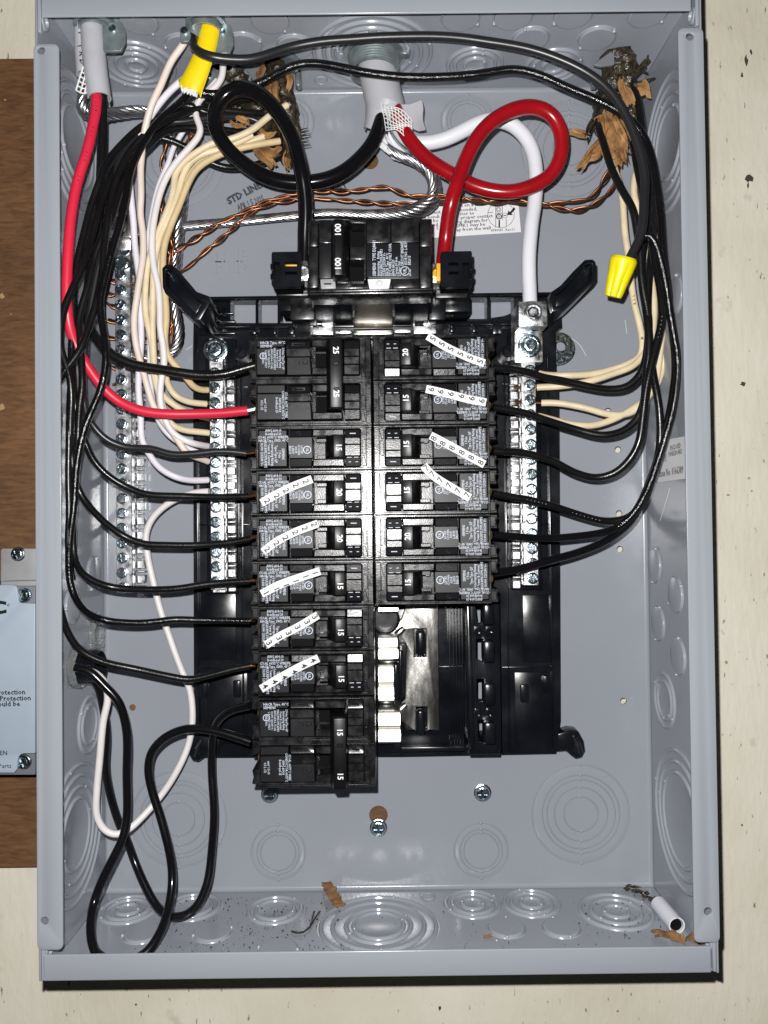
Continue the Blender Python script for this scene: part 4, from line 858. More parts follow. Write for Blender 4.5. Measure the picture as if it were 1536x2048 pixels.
# lug covers at both sides with their lugs
for sg, (u0, v0, u1, v1), ori, met in ((-1, (543, 504, 603, 573), (572, 525, 594, 532), (604, 520, 616, 562)), (1, (881, 503, 944, 573), (873, 526, 882, 562), (864, 526, 882, 566))):
    u_in = u1 if sg < 0 else u0
    slots_ = [[(570, 524), (595, 524), (595, 533), (570, 533)], [(570, 543), (595, 543), (595, 551), (570, 551)], [(547, 524), (560, 524), (560, 551), (547, 551)]] if sg < 0 else [[(897, 525), (917, 525), (917, 533), (897, 533)], [(897, 543), (917, 543), (917, 551), (897, 551)], [(925, 525), (938, 525), (938, 551), (925, 551)]]
    mb = MB(); mb.prismp([(u0 + 2, v0), (u1 - 2, v0 - 1), (u1, v0 + 3), (u1, v1 - 4), (u1 - 3, v1), (u0 + 3, v1 + 1), (u0, v1 - 4), (u0, v0 + 4)], .067, .0715, slots_); mp('lug_cover', mb, 'tray_plastic', bevel=.0005)
    mb = MB(); mb.bxp(u0 + 2, v0 + 2, u1 - 2, v1 - 2, .030, .0655); mp('lug_housing', mb, 'pit_black')
    uo = u0 if sg < 0 else u1
    for v in (v0 + 22, v0 + 42):
        mb = MB(); mb.bxp(uo - 3, v, uo + 3, v + 12, .055, .0735); mp('cover_clip', mb, 'tray_plastic', bevel=.001)
    mb = MB(); mb.bxp(*met, .030, .062); mp('terminal_lug', mb, 'aluminium', bevel=.0008)
    mb = MB(); mb.bxp(*ori, .060, .0664); mp('orange_insert', mb, 'orange_plastic', bevel=.0004)
    if sg < 0:
        mb = MB(); mb.lathe(P(608, 545, .0622), (0, -1, 0), [(.0042, 0), (.0042, .0012), (.003, .0016), (.0028, .0004), (.0001, .0004)], 18); mp('lug_screw', mb, 'aluminium', bevel=0)
        feet = [(552, 578, 618, 592, .048), (560, 592, 604, 622, .040), (580, 594, 630, 640, .046)]
    else:
        mb = MB(); mb.lathe(P(873, 548, .0622), (0, -1, 0), [(.0034, 0), (.0034, .0012), (.0024, .0016), (.0022, .0004), (.0001, .0004)], 18); mp('lug_screw', mb, 'brass', bevel=0)
        feet = [(870, 576, 936, 596, .050), (888, 590, 942, 624, .042), (856, 590, 892, 640, .044)]
    for (a, b_, c_, e_, dd) in feet:
        mb = MB(); mb.bxp(a, b_, c_, e_, .017, dd); mp('side_foot', mb, 'tray_plastic' if dd < .045 else 'breaker_plastic', bevel=.001)
# shining strap and feet below the body
mb = MB(); n = 10; vs = []
for k in range(n + 1):
    t = k / n; v = 592 + 64 * t; d = .066 - .040 * t ** 0.8
    for u in (712 - 5 * t, 784 + 1 * t): vs.append(P(u, v, d) + Vector((0, -.0008, 0)))
for k in range(n + 1):
    t = k / n; v = 592 + 64 * t; d = .066 - .040 * t ** 0.8
    for u in (712 - 5 * t, 784 + 1 * t): vs.append(P(u, v, d) + Vector((0, .0006, 0.0002)))
m_ = 2 * (n + 1); fs = []
for k in range(n): a = 2 * k; fs += [(a, a + 1, a + 3, a + 2), (m_ + a, m_ + a + 2, m_ + a + 3, m_ + a + 1), (a, a + 2, m_ + a + 2, m_ + a), (a + 1, m_ + a + 1, m_ + a + 3, a + 3)]
mb.add(vs, fs); mp('metal_strap', mb, 'strap_metal', bevel=0, ang=60)
for (u0, u1) in ((628, 704), (790, 862)):
    mb = MB(); vs = []
    for k in range(n + 1):
        t = k / n; v = 594 + 56 * t; d = .064 - .036 * t
        vs += [P(u0, v, d) + Vector((0, -.0004 - .004 * math.sin(3.14 * t), 0)), P(u1, v, d) + Vector((0, -.0004 - .004 * math.sin(3.14 * t), 0)), P(u0, v, d - .004), P(u1, v, d - .004)]
    fs = []
    for k in range(n): a = 4 * k; fs += [(a, a + 1, a + 5, a + 4), (a, a + 4, a + 6, a + 2), (a + 1, a + 3, a + 7, a + 5), (a + 2, a + 6, a + 7, a + 3)]
    fs += [(0, 2, 3, 1), (4 * n, 4 * n + 1, 4 * n + 3, 4 * n + 2)]
    mb.add(vs, fs); mp('lower_shell', mb, 'tray_plastic', bevel=0, ang=50)
for (u0, v0, u1, v1, uh) in ((620, 637, 667, 669, 635), (826, 636, 873, 667, 838)):
    mb = MB(); mb.prismp([(u0, v0 + 3), (u1, v0), (u1, v1), (u0, v1)], .0265, .0300, [[(uh - 8, v0 + 12), (uh + 8, v0 + 12), (uh + 10, v0 + 16), (uh + 4, v0 + 18), (uh - 8, v0 + 18)]]); mp('mounting_plate', mb, 'aluminium', bevel=.0005)
    mb = MB(); mb.prismp([(u0 + 1, v1 - 15), (u1 - 1, v1 - 15), (u1 - 1, v1), (u0 + 1, v1)], .0300, .0312); mp('mounting_plate', mb, 'aluminium', bevel=.0003)
for (u0, v0, u1, v1, d) in ((669, 658, 704, 668, .031), (706, 660, 786, 670, .029), (788, 656, 824, 666, .031)):
    mb = MB(); mb.bxp(u0, v0, u1, v1, .020, d); mp('bus_jaw', mb, 'aluminium', bevel=.0012)

# ================================================================== wires
def wander(path, r):
    """hand bent wire is never a perfect curve: slow random drift along its length"""
    a = [random.uniform(0, 6.28) for _ in range(6)]; f = [random.uniform(.11, .17), random.uniform(.27, .4), random.uniform(.05, .08)]; N = len(path)
    return [p + Vector((math.sin(i * f[0] + a[0]) + .5 * math.sin(i * f[1] + a[1]), math.sin(i * f[2] + a[2]), math.sin(i * f[0] * 1.13 + a[3]) + .5 * math.sin(i * f[1] * .9 + a[4]))) * (r * .13 * min(1, i / 6, (N - 1 - i) / 6)) for i, p in enumerate(path)]
def wire(name, label, m, r, pts, group=None, cat='wire', n=12, tip=None, tip0=None, prn=None):
    """one insulated conductor; tip / tip0 = bare copper at the end / start, given as extra photo points"""
    path = wander(spline(path3(pts)), r)
    mb = MB(); mb.tube(path, r, n)
    o = tag(ob(name, mb.mesh(name, m, ang=70)), label, cat, group)
    if prn: wire_print(o, path, r, *prn)
    for tp, e in ((tip, path[-1]), (tip0, path[0])):
        if tp:
            q = [e.lerp(path[-4] if tp is tip else path[3], .5), e] + [P(*t) for t in tp]; mb = MB(); mb.tube(spline(q, .0015), 0.00095, 8); ob('bare_end', mb.mesh('bare_end', 'copper'), o)
    return o
BK = 'black branch wires on the left'
RB = 0.00205
# --- service conductors
wire('service_cable', 'thick glossy black service cable looping into the left side of the main breaker', 'service_black', 0.0045,
     [(772, 215, .040), (760, 250, .046), (745, 283), (728, 306), (692, 339), (651, 359), (604, 366), (546, 359), (491, 332, .052), (451, 292), (431, 248), (433, 215), (451, 191), (480, 180, .060), (513, 186), (542, 208), (568, 248), (588, 288), (602, 335, .068), (610, 383), (613, 437), (611, 490, .056), (608, 528, .054)], 'service conductors', 'cable', 18)
wire('service_cable', 'thick glossy red service cable looping into the right side of the main breaker', 'service_red', 0.0043,
     [(790, 215, .044), (803, 250, .050), (819, 277), (848, 310), (885, 337), (918, 354), (941, 367), (983, 381), (1024, 385), (1066, 373), (1099, 352, .056), (1119, 323), (1126, 286), (1117, 248), (1095, 224), (1061, 213), (1028, 217, .066), (991, 236), (958, 269), (935, 306), (917, 355), (905, 400, .066), (897, 440), (892, 480, .056), (886, 530, .054)], 'service conductors', 'cable', 18)
wire('service_cable', 'thick white service cable running down into the big lug on the right', 'service_white', 0.0044,
     [(795, 255, .034), (815, 280, .036), (848, 284), (892, 277), (929, 262), (960, 248), (985, 241), (1020, 246), (1045, 265, .042), (1063, 298), (1071, 340), (1071, 373), (1066, 414), (1061, 440), (1058, 494), (1059, 550), (1060, 606, .044)], 'service conductors', 'cable', 18)
def wire_print(o, path, r, words, at, m, size):
    """small print along the side of a wire that faces the room"""
    L = [0.0]
    for i in range(1, len(path)): L.append(L[-1] + (path[i] - path[i - 1]).length)
    ms = []
    for w_, a in zip(words, at):
        s_ = L[-1] * a
        for ch in w_:
            s_ += size * .82
            i = min(range(len(L)), key=lambda k: abs(L[k] - s_))
            if ch == ' ' or i < 2 or i > len(path) - 3: continue
            t = (path[i + 1] - path[i - 1]).normalized(); v = (CAM - path[i]); v = (v - t * v.dot(t)).normalized(); y = v.cross(t).normalized()
            ms.append(text_mesh(ch, size, m, path[i] + v * (r + .00018), t, y, bold=.02, xs=.9))
    if ms: ob('print', join_meshes(ms, m), o)
def rope(name, label, m, pts, n, R, r, pitch, cat='wire', group=None, spread=None, ph=0.0, step=.0022):
    path = spline(path3(pts), step)
    t = thing(name, path[-1], label, cat, group)
    for st in strands(path, n, R, r, pitch, ph, spread):
        mb = MB(); mb.tube(st, r, 7); ob('strand', mb.mesh('strand', m, ang=80), t)
    return t
rope('stranded_wire', 'bare stranded aluminium wire from the service cable across to the grounding bar lug', 'strand_metal',
     [(752, 262, .034), (768, 290, .034), (801, 312, .033), (837, 326, .031), (862, 348, .028), (871, 376, .026), (862, 405, .024), (835, 420), (801, 427), (746, 429), (655, 426), (582, 432), (509, 439), (436, 446), (367, 452), (293, 465), (256, 466, .014)], 10, 0.0019, 0.00095, 0.045, 'ground wire', spread=lambda t: 1 + 1.25 * math.exp(-((t - .24) / .10) ** 2))
rope('stranded_wire', 'bare stranded aluminium wire from the left cable down behind the white wires', 'strand_metal',
     [(168, 195, .060), (163, 214, .060), (172, 228, .056), (200, 231, .050), (233, 227, .040), (293, 224, .030), (330, 245, .022), (352, 295, .018), (365, 345), (366, 394), (361, 440), (356, 490), (352, 540), (352, 617), (358, 656), (357, 683), (347, 703), (332, 711), (295, 711, .012), (264, 711, .011)], 7, 0.0023, 0.00145, 0.036, 'ground wire')
# --- left feeder pair
wire('feeder_wire', 'thick red wire curving down the left side into the 25 amp breaker', 'branch_red', 0.0029,
     [(190, 160, .072), (192, 195, .074), (192, 217), (187, 250), (181, 285), (172, 317), (160, 350), (150, 383), (141, 433), (136, 490, .081), (133, 550, .081), (134, 600, .080), (140, 650, .077), (152, 690, .072), (168, 722), (187, 752), (208, 778), (240, 804, .062), (283, 822), (333, 829), (400, 828, .056), (467, 823), (496, 821, .055)], 'feeder wires for the 25 amp breaker', n=16, prn=(('-II=I-', '=I-I', 'I-I=', '-I='), (.05, .11, .16, .21), 'ink', .0021))
wire('feeder_wire', 'thick black wire curving out of the left bundle into the 25 amp breaker', 'black_insulation', 0.0028,
     [(203, 150, .064), (206, 210, .060), (204, 300, .058), (198, 400), (188, 500), (176, 585), (172, 630, .062), (181, 660), (200, 687, .064), (227, 711), (267, 728), (333, 741), (400, 751, .058), (450, 748), (483, 738), (510, 731, .055)], 'feeder wires for the 25 amp breaker', n=16)
mb = MB(); mb.tube(spline([P(494, 821, .055), P(502, 821, .055), P(512, 818, .055)]), .0020, 9); ob('bare_strands', mb.mesh('bare_strands', 'strand_metal'), bpy.data.objects['feeder_wire'])
# --- left black branch wires: from the old cables at the top, down the bundle, out to one breaker each
def bwire(label, pts, tip=None, r=RB, m='black_insulation', group=BK, **k): return wire('branch_wire', label, m, r, pts, group, tip=tip, **k)
bwire('dark grey wire ending at the left 15 amp breaker without a strip',
      [(560, 270, .030), (500, 236, .034), (413, 236, .044), (367, 243), (320, 247), (273, 277, .056), (243, 312), (230, 360, .064), (220, 420), (205, 500, .066), (190, 560), (177, 640), (168, 710, .068), (167, 773), (172, 822), (186, 850, .066), (213, 878), (253, 894, .060), (300, 897), (343, 910), (383, 909), (433, 903, .056), (470, 904), (493, 907, .055)], tip=[(510, 904, .055)], m='charcoal_insulation')
bwire('black wire ending at the upper left 20 amp breaker',
      [(540, 200, .032), (480, 200, .040), (417, 227, .048), (377, 210), (333, 227), (283, 253, .060), (243, 287), (213, 323), (197, 367, .070), (180, 417), (168, 467), (155, 530, .074), (148, 590), (146, 656), (143, 714), (147, 792, .074), (158, 850), (170, 882, .070), (187, 920), (213, 948), (250, 971, .060), (293, 988), (350, 993), (417, 995, .055), (495, 993, .055)], tip=[(511, 990, .055)])
bwire('black wire bulging left out of the bundle, ending at the lower left 20 amp breaker',
      [(560, 310, .028), (512, 330, .030), (450, 335, .036), (417, 323), (377, 297), (333, 277), (293, 273, .050), (257, 290), (240, 318), (218, 367, .066), (200, 417), (187, 467), (166, 530, .080), (143, 583, .084), (129, 617), (121, 656, .086), (120, 695), (129, 724, .085), (138, 753), (141, 792, .083), (140, 850), (143, 910), (152, 962), (165, 992, .074), (187, 1021), (213, 1048), (247, 1073, .060), (283, 1088), (333, 1090), (400, 1090, .055), (467, 1083), (500, 1078, .055)], tip=[(511, 1072, .055)])
bwire('black wire ending at the left 15 amp breaker under the 1s',
      [(545, 285, .030), (470, 262, .038), (413, 258, .046), (367, 257), (330, 264), (296, 292, .058), (266, 327), (240, 380, .066), (222, 440), (196, 500, .070), (176, 570), (157, 636), (159, 675), (162.5, 724, .076), (164, 773), (160, 812), (157, 871, .076), (150, 950), (146, 1050), (149, 1113, .074), (161, 1143), (187, 1163), (227, 1175, .062), (283, 1178), (350, 1177), (417, 1168, .056), (500, 1162, .055)], tip=[(511, 1161, .055)])
bwire('shiny black wire in front of the bundle, ending at the breaker under the 3s',
      [(520, 165, .046), (484, 176, .048), (440, 190), (405, 190), (388, 180, .060), (360, 205), (318, 240, .066), (287, 285), (262, 340, .072), (250, 400), (238, 455), (225, 500, .076), (210, 558), (202, 597), (203, 636), (208, 675, .078), (210, 724), (203.5, 769), (192, 802), (178, 831, .080), (166, 867), (155, 930), (147, 1013, .080), (138, 1097), (139, 1157), (148, 1188, .076), (173, 1223), (210, 1241, .064), (260, 1247), (300, 1245), (347, 1238), (400, 1240, .056), (500, 1242, .055)], m='gloss_insulation', tip=[(511, 1240, .055)])
bwire('black wire swinging behind the left flange, ending at the breaker under the 4s',
      [(550, 230, .032), (470, 222, .042), (400, 217, .050), (350, 232), (300, 262, .062), (255, 310), (228, 380, .068), (212, 470), (202, 560, .074), (184, 636), (174, 666), (157, 705, .082), (131, 740), (114, 771, .0865), (112, 796), (117, 822, .086), (115, 900), (110, 1000, .087), (108, 1100, .087), (113, 1163, .085), (123, 1223, .080), (138, 1267), (161, 1300, .072), (200, 1322), (267, 1338, .062), (333, 1352), (377, 1358), (417, 1350, .057), (467, 1338), (500, 1332, .055)], tip=[(511, 1331, .055)])
bwire('black wire held behind the bundle, running straight down the left side', [(520, 190, .036), (440, 205, .040), (380, 225), (330, 255), (280, 305, .052), (235, 380), (205, 470, .058), (180, 570), (150, 650, .072), (143, 740), (138, 830, .080), (136, 920), (138, 1020), (137, 1090, .079), (145, 1160, .072)], r=.0018)
# --- left white wires
WG = 'white wires on the left'
RW = 0.0020
def wwire(label, m, pts, tip=None, r=RW, **k): return wire('neutral_wire', label, m, r, pts, WG, tip=tip, **k)
wwire('lilac white wire leaving the torn yellow sheath and passing behind the peach one', 'lilac_insulation',
      [(380, 150, .070), (356, 168, .068), (328, 195), (303, 228, .060), (285, 258), (272, 285), (262, 316, .052), (258, 346), (262, 394), (268, 443), (270, 490, .044), (274, 529), (279, 570), (280, 617), (282, 675, .042), (279, 734), (278, 773), (281, 831, .042), (283, 880), (300, 913), (320, 937), (350, 953, .042), (383, 960), (416, 960, .029)], tip=[(428, 960, .028)])
wwire('peach white wire from the grey cable sheath, running in front of the other white wires', 'peach_insulation',
      [(380, 60, .072), (370, 82, .072), (343, 120), (320, 173), (305, 205, .068), (291, 258), (284, 306, .060), (281, 336), (282, 394), (280, 424), (285, 472, .054), (285.5, 519), (277, 578), (269, 636), (271, 675, .052), (276, 705), (285.5, 744), (296, 783), (307, 815, .048), (325, 841), (350, 872), (373, 903, .044), (416, 923, .029)], tip=[(428, 925, .028)])
wwire('pinkish white wire looping round to the right of the peach one', 'white_insulation',
      [(447, 118, .050), (443, 155, .050), (425, 178), (400, 197, .050), (390, 225), (401, 262, .050), (377, 297), (356, 322, .050), (336, 351), (320.6, 385), (311, 424), (305, 472, .052), (306, 529), (316, 574), (319, 617), (319, 656, .052), (326, 695), (328.5, 730), (323, 763), (321, 802, .050), (332, 841), (350, 868), (383, 885, .044), (418, 893, .030)], tip=[(428, 895, .028)])
wwire('second lilac white wire from behind the black loop, thinner than the first', 'lilac_insulation',
      [(434, 160, .042), (414, 183), (397, 205), (381, 236), (362, 269, .042), (347, 293), (336, 328), (322, 360), (310, 400, .040), (300, 450), (292, 500), (289, 560, .036), (296, 620), (300, 680), (300, 740, .036), (306, 800), (318, 845), (340, 873, .038), (380, 898), (418, 910, .029)], r=.0016)
wwire('cream white wire second from the right in the bundle', 'cream_insulation',
      [(575, 210, .040), (545, 228), (500, 262, .044), (460, 280), (422, 289), (395, 304), (365.5, 326, .046), (351, 347), (346, 385), (337, 414), (322.6, 453), (308, 492, .046), (295, 530), (291, 575), (289.5, 600), (291, 636), (298, 665, .044), (305, 705), (307, 744), (316, 780), (326, 812), (340, 845, .042), (362, 858), (418, 866, .030)], tip=[(428, 866, .028)])
wwire('cream white wire bending out just above the thick red wire', 'cream_insulation',
      [(505, 270, .040), (450, 296, .042), (410, 306), (382, 322), (365, 350, .044), (352, 395), (335, 440), (318, 480, .046), (309, 530), (307, 578), (307, 617), (305, 656, .044), (307, 724), (311, 753), (320, 785), (345, 808, .042), (375, 825), (418, 836, .030)], tip=[(428, 837, .028)])
wwire('tan white wire at the right edge of the bundle, ending highest on the neutral bar', 'tan_insulation',
      [(560, 282, .036), (512, 290, .040), (460, 302), (420, 318), (392, 338, .046), (374, 370), (358, 410), (342, 450), (330, 490, .048), (327, 540), (331, 597), (332, 636), (329, 675, .048), (333, 705), (342, 722), (352, 733), (370, 752, .046), (383, 770), (398, 780), (415, 780, .032)], tip=[(428, 779, .028)])
wwire('cream white wire ending second highest on the left neutral bar', 'cream_insulation',
      [(530, 272, .036), (470, 296, .038), (430, 312), (395, 330, .040), (372, 365), (352, 415), (333, 470, .042), (320, 530), (316, 600), (322, 650, .040), (325, 700), (328, 740), (335, 770), (350, 792, .042), (377, 804), (413, 808, .031)], tip=[(428, 808, .028)])
wire('neutral_wire', 'long white wire from the plastic connector looping low and up to the neutral bar', 'white_insulation', 0.0021,
     [(158, 1336, .062), (183, 1342, .062), (200, 1352), (214, 1376, .060), (216, 1402), (207, 1444), (199, 1506, .052), (194, 1575), (195, 1634), (211, 1661), (235, 1670, .040), (256, 1661), (283, 1637), (318, 1596, .028), (353, 1540), (377, 1489), (385, 1444, .026), (384, 1409), (380, 1380), (367, 1347), (347, 1297, .026), (323, 1230), (307, 1163), (296, 1113, .026), (293, 1067), (308, 1032), (341, 1003), (383, 987, .028), (418, 983, .029)], WG)
# --- lower left pair
LG = 'loose black wires at the lower left'
wire('loop_wire', 'black wire making the long low loop at the bottom left, ending at the lower pole', 'smooth_black', 0.0025,
     [(150, 1334, .066), (180, 1343, .066), (207, 1368), (238, 1402, .064), (252, 1451), (253, 1547, .058), (252, 1634, .056), (245, 1675), (228, 1713), (204, 1762), (188, 1807, .066), (183, 1858, .078), (191, 1900, .0865), (212, 1920, .0905), (249, 1924, .0910), (287, 1910, .088), (318, 1868, .080), (337, 1812, .068), (344, 1755, .060), (340, 1703), (325, 1644), (304, 1582, .055), (297, 1540), (304, 1502), (328, 1475), (363, 1459, .054), (397, 1457), (442, 1464, .055), (480, 1476), (502, 1484, .056)], LG, n=14)
wire('loop_wire', 'black wire making the shorter loop at the bottom left, ending at the upper pole', 'smooth_black', 0.0025,
     [(150, 1340, .054), (175, 1348, .054), (194, 1368), (207, 1420, .044), (212, 1478), (212, 1534), (221, 1589, .036), (238, 1644), (252, 1679), (266, 1720, .036), (290, 1772), (315, 1814, .047), (339, 1832, .050), (366, 1833, .050), (394, 1814, .048), (413, 1772), (422, 1720, .040), (427, 1617), (424, 1513, .034), (428, 1471, .036), (439, 1440), (463, 1420, .048), (500, 1411, .055)], LG, n=14)
# --- right hand wires
RG = 'black branch wires on the right'
def rwire(label, pts, tip0=None, r=.0023, m='black_insulation', **k): return wire('branch_wire', label, m, r, pts, RG, tip0=tip0, **k)
wire('jumper_wire', 'charcoal wire crossing the top of the box from the yellow sheath into the yellow cap', 'charcoal_insulation', 0.0026,
     [(386, 66, .071), (384, 82, .073), (393, 98, .079), (417, 110, .083), (440, 115), (467, 118, .080), (500, 119), (528, 113), (582, 95, .074), (637, 83), (710, 77, .072), (765, 73), (837, 72), (900, 76), (962, 83, .070), (1045, 95), (1107, 114), (1169, 143, .070), (1211, 174), (1244, 215, .071), (1268, 265), (1283, 315), (1289, 364, .072), (1287, 400), (1287, 425), (1285, 455, .074), (1277, 482), (1265, 505), (1257, 522, .074)], 'jumper wires across the top', n=16)
wire('jumper_wire', 'shiny black wire crossing the top just below the charcoal one, going down the right side', 'gloss_insulation', 0.0025,
     [(395, 185, .060), (430, 190, .058), (484, 176, .056), (520, 164), (564, 140), (600, 127, .055), (637, 126), (673, 133), (728, 146, .056), (783, 153), (837, 155), (910, 153, .055), (960, 147), (1024, 139), (1078, 151), (1132, 174, .056), (1190, 197), (1231, 217, .058), (1264, 242), (1288, 275), (1304, 323, .058), (1313, 373), (1321, 435), (1327, 500, .056), (1335, 570), (1343, 632, .054), (1349, 700), (1349, 760), (1340, 830, .052), (1322, 900), (1304, 955, .046), (1282, 1005), (1258, 1045, .042), (1215, 1080), (1157, 1105, .044), (1105, 1120), (1052, 1134, .050), (985, 1147, .055)], 'jumper wires across the top')
rwire('black wire from the hanging kraft paper to the top right breaker',
      [(1196, 235, .040), (1199, 258, .044), (1207, 292), (1222, 338, .050), (1235, 364), (1250, 390), (1265, 416, .056), (1275, 466), (1282, 510, .056), (1283, 545), (1288, 592), (1295, 634, .054), (1295, 690), (1290, 725, .052), (1277, 753), (1252, 774), (1215, 779, .048), (1180, 775), (1123, 762, .048), (1084, 754), (1052, 743), (1025, 738), (988, 736, .055)])
rwire('black wire from the upper kraft paper to the second right breaker',
      [(1256, 160, .044), (1268, 178, .046), (1276, 205), (1282, 240, .046), (1291, 300), (1299, 360, .046), (1299, 420), (1291, 470), (1283, 512, .050), (1285, 569), (1294, 625), (1299, 700, .056), (1292, 756), (1287, 805), (1271, 842, .052), (1245, 863), (1204, 871), (1147, 858, .048), (1091, 839), (1058, 827), (1025, 820), (986, 815, .055)], prn=(('-- --- --',), (.62,), 'number_white', .0015))
rwire('black wire to the third right breaker, under the 8s',
      [(1266, 285, .036), (1275, 340, .042), (1290, 400), (1300, 450, .048), (1308, 512), (1320, 580, .056), (1324, 635), (1315, 685), (1302, 735, .058), (1292, 780), (1286, 831), (1277, 884, .054), (1258, 918), (1227, 946), (1192, 955, .046), (1150, 945), (1105, 922), (1052, 908), (986, 902, .055)], prn=(('--- -- ----',), (.40,), 'number_white', .0015))
rwire('black wire to the fourth right breaker, under the 7s',
      [(1272, 250, .034), (1290, 300, .040), (1300, 350), (1308, 400, .046), (1306, 470), (1298, 540), (1296, 620, .048), (1299, 677), (1305, 737), (1316, 812, .050), (1320, 887), (1314, 925), (1304, 960, .046), (1290, 999), (1272, 1023), (1251, 1037), (1209, 1042, .044), (1157, 1030), (1105, 1013), (1052, 998), (986, 987, .055)], prn=(('-- ---- -- ---', '--- -- ----'), (.80, .90), 'number_white', .0016))
rwire('black wire from the yellow cap to the right 20 amp breaker without a strip',
      [(1262, 512, .070), (1278, 480, .070), (1296, 468, .072), (1312, 490), (1324, 531, .070), (1335, 587), (1346, 655, .064), (1354, 719), (1354, 756), (1346, 812, .060), (1332, 869), (1322, 905), (1307, 950, .054), (1290, 992), (1269, 1027), (1237, 1054, .046), (1195, 1068), (1140, 1074), (1070, 1075, .050), (985, 1070, .055)], m='gloss_insulation')
WR = 'cream white wires on the right'
def crw(label, pts, m='cream_insulation', tip=None, **k): return wire('neutral_wire', label, m, .0021, pts, WR, tip=tip, **k)
crw('cream wire nearest the back plate on the right, ending highest on the right neutral bar',
    [(1218, 300, .034), (1230, 340, .034), (1241, 372), (1246, 410, .034), (1250, 456), (1256, 512), (1262, 565, .034), (1268, 610), (1279, 655), (1285, 693, .036), (1279, 714), (1257, 726), (1230, 736), (1185, 748), (1129, 751, .038), (1090, 750), (1078, 747, .031)], prn=(('1861', 'TYPE', 'TW'), (.36, .47, .60), 'ink', .0021))
crw('cream wire curling behind the black wires, ending second on the right neutral bar',
    [(1258, 160, .040), (1268, 185), (1280, 220, .038), (1287, 280), (1283, 320), (1270, 352, .038), (1267, 385), (1275, 420), (1285, 470), (1297, 530, .036), (1308, 590), (1308, 640), (1297, 690, .038), (1268, 730), (1222, 750), (1174, 764, .038), (1117, 772), (1086, 774), (1074, 775, .030)], prn=(('AWG',), (.46,), 'ink', .0021), tip=[(1054, 775, .028), (1028, 775, .028)])
crw('cream wire ending third on the right neutral bar, with bare copper showing',
    [(1280, 330, .034), (1290, 400), (1300, 470, .034), (1316, 540), (1324, 610, .038), (1325, 662), (1318, 720), (1308, 770, .038), (1290, 800), (1268, 822, .036), (1240, 830), (1210, 827), (1175, 817, .036), (1129, 809), (1100, 806), (1083, 806, .030)], tip=[(1054, 804, .028), (1030, 804, .028)])
crw('lowest cream wire on the right, ending behind the second black wire', [(1286, 340, .030), (1300, 420, .030), (1318, 520), (1330, 600), (1333, 660, .034), (1327, 720), (1316, 765), (1297, 795, .036), (1271, 815), (1230, 838), (1189, 851), (1147, 849, .036), (1106, 839), (1076, 832, .031)], tip=[(1054, 832, .028), (1032, 832, .028)])
# --- twisted bare copper pairs
CG = 'twisted bare copper ground pairs'
cw = lambda label, pts, n=2, R=.00085, pitch=.025, ph=0: rope('ground_wire', label, 'copper', pts, n, R, .00072, pitch, 'ground wire', CG, ph=ph, spread=lambda t: 1.15 + .55 * math.sin(t * 31 + ph * 3) * math.sin(t * 11 + 1))
cw('upper twisted copper pair crossing behind the service cables', [(346, 505, .018), (372, 488), (400, 472, .024), (436, 448), (491, 422, .026), (535, 402), (582, 390), (637, 381, .026), (692, 383), (728, 379), (772, 374, .030), (795, 382), (819, 392), (874, 390, .028), (925, 397), (983, 404), (1037, 402, .028), (1086, 408), (1140, 403), (1182, 395, .030), (1206, 364), (1219, 340), (1228, 300, .034)])
cw('lower twisted copper pair running just below the upper one', [(350, 550, .016), (366, 541), (390, 522), (413, 500, .022), (446, 475), (470, 452), (503, 424, .024), (540, 408), (590, 399), (637, 397, .022), (692, 401), (746, 405), (819, 408, .024), (874, 404), (960, 398), (1040, 404, .024), (1090, 410), (1148, 421), (1190, 408, .026), (1228, 372), (1234, 345), (1238, 300, .030)], ph=1.2)
for k, (lab, pts) in enumerate((('twisted copper pair hanging from the yellow sheath behind the white wires', [(376, 180, .060), (362, 210, .055), (345, 240), (330, 290, .032), (326, 340), (324, 400, .024), (330, 460), (340, 510, .018), (338, 560), (318, 566, .012), (268, 566, .010)]),
        ('twisted copper pair behind the cream wires, entering the grounding bar near its middle', [(392, 230, .034), (385, 270, .030), (368, 320), (350, 380, .020), (345, 450), (348, 520), (350, 590, .016), (344, 650), (330, 676, .012), (268, 682, .010)]),
        ('copper wire behind the white bundle, lowest of those entering the grounding bar', [(400, 240, .026), (372, 330, .020), (352, 420), (340, 520, .014), (345, 620), (340, 700, .012), (318, 752), (290, 768, .011), (262, 768, .010)]),
        ('twisted copper pair crossing to the grounding bar under its fourth screw', [(386, 250, .03), (362, 340, .02), (344, 430, .016), (332, 520), (326, 590, .012), (305, 612), (268, 618, .010)]))):
    cw(lab, pts, n=1 if k == 2 else 2, R=.00001 if k == 2 else .0011)
for k, (u, v, e, lab) in enumerate(((219, 560, 4, 'topmost copper end left of the grounding bar'), (217, 589, -1, 'looped copper end second from the top, left of the grounding bar'), (214, 606, 10, 'copper end slanting down, third from the top, left of the grounding bar'), (215, 640, 4, 'twisted copper end beside the fourth cross screw of the grounding bar'),
        (216, 675, 1, 'twisted copper end just above the thick black wire, left of the grounding bar'), (217, 730, 8, 'bright copper end just below the thick black wire, left of the grounding bar'), (224, 770, -2, 'single short copper stub, lowest one left of the grounding bar'))):
    t = cw(lab, [(u, v, .010), ((u + 236) / 2, v + e / 2 + 2), (236, v + e, .0095), (246, v + e, .0095)], n=1 if k == 6 else 2, pitch=.020, ph=k)
    t['group'] = 'copper ends left of the grounding bar'

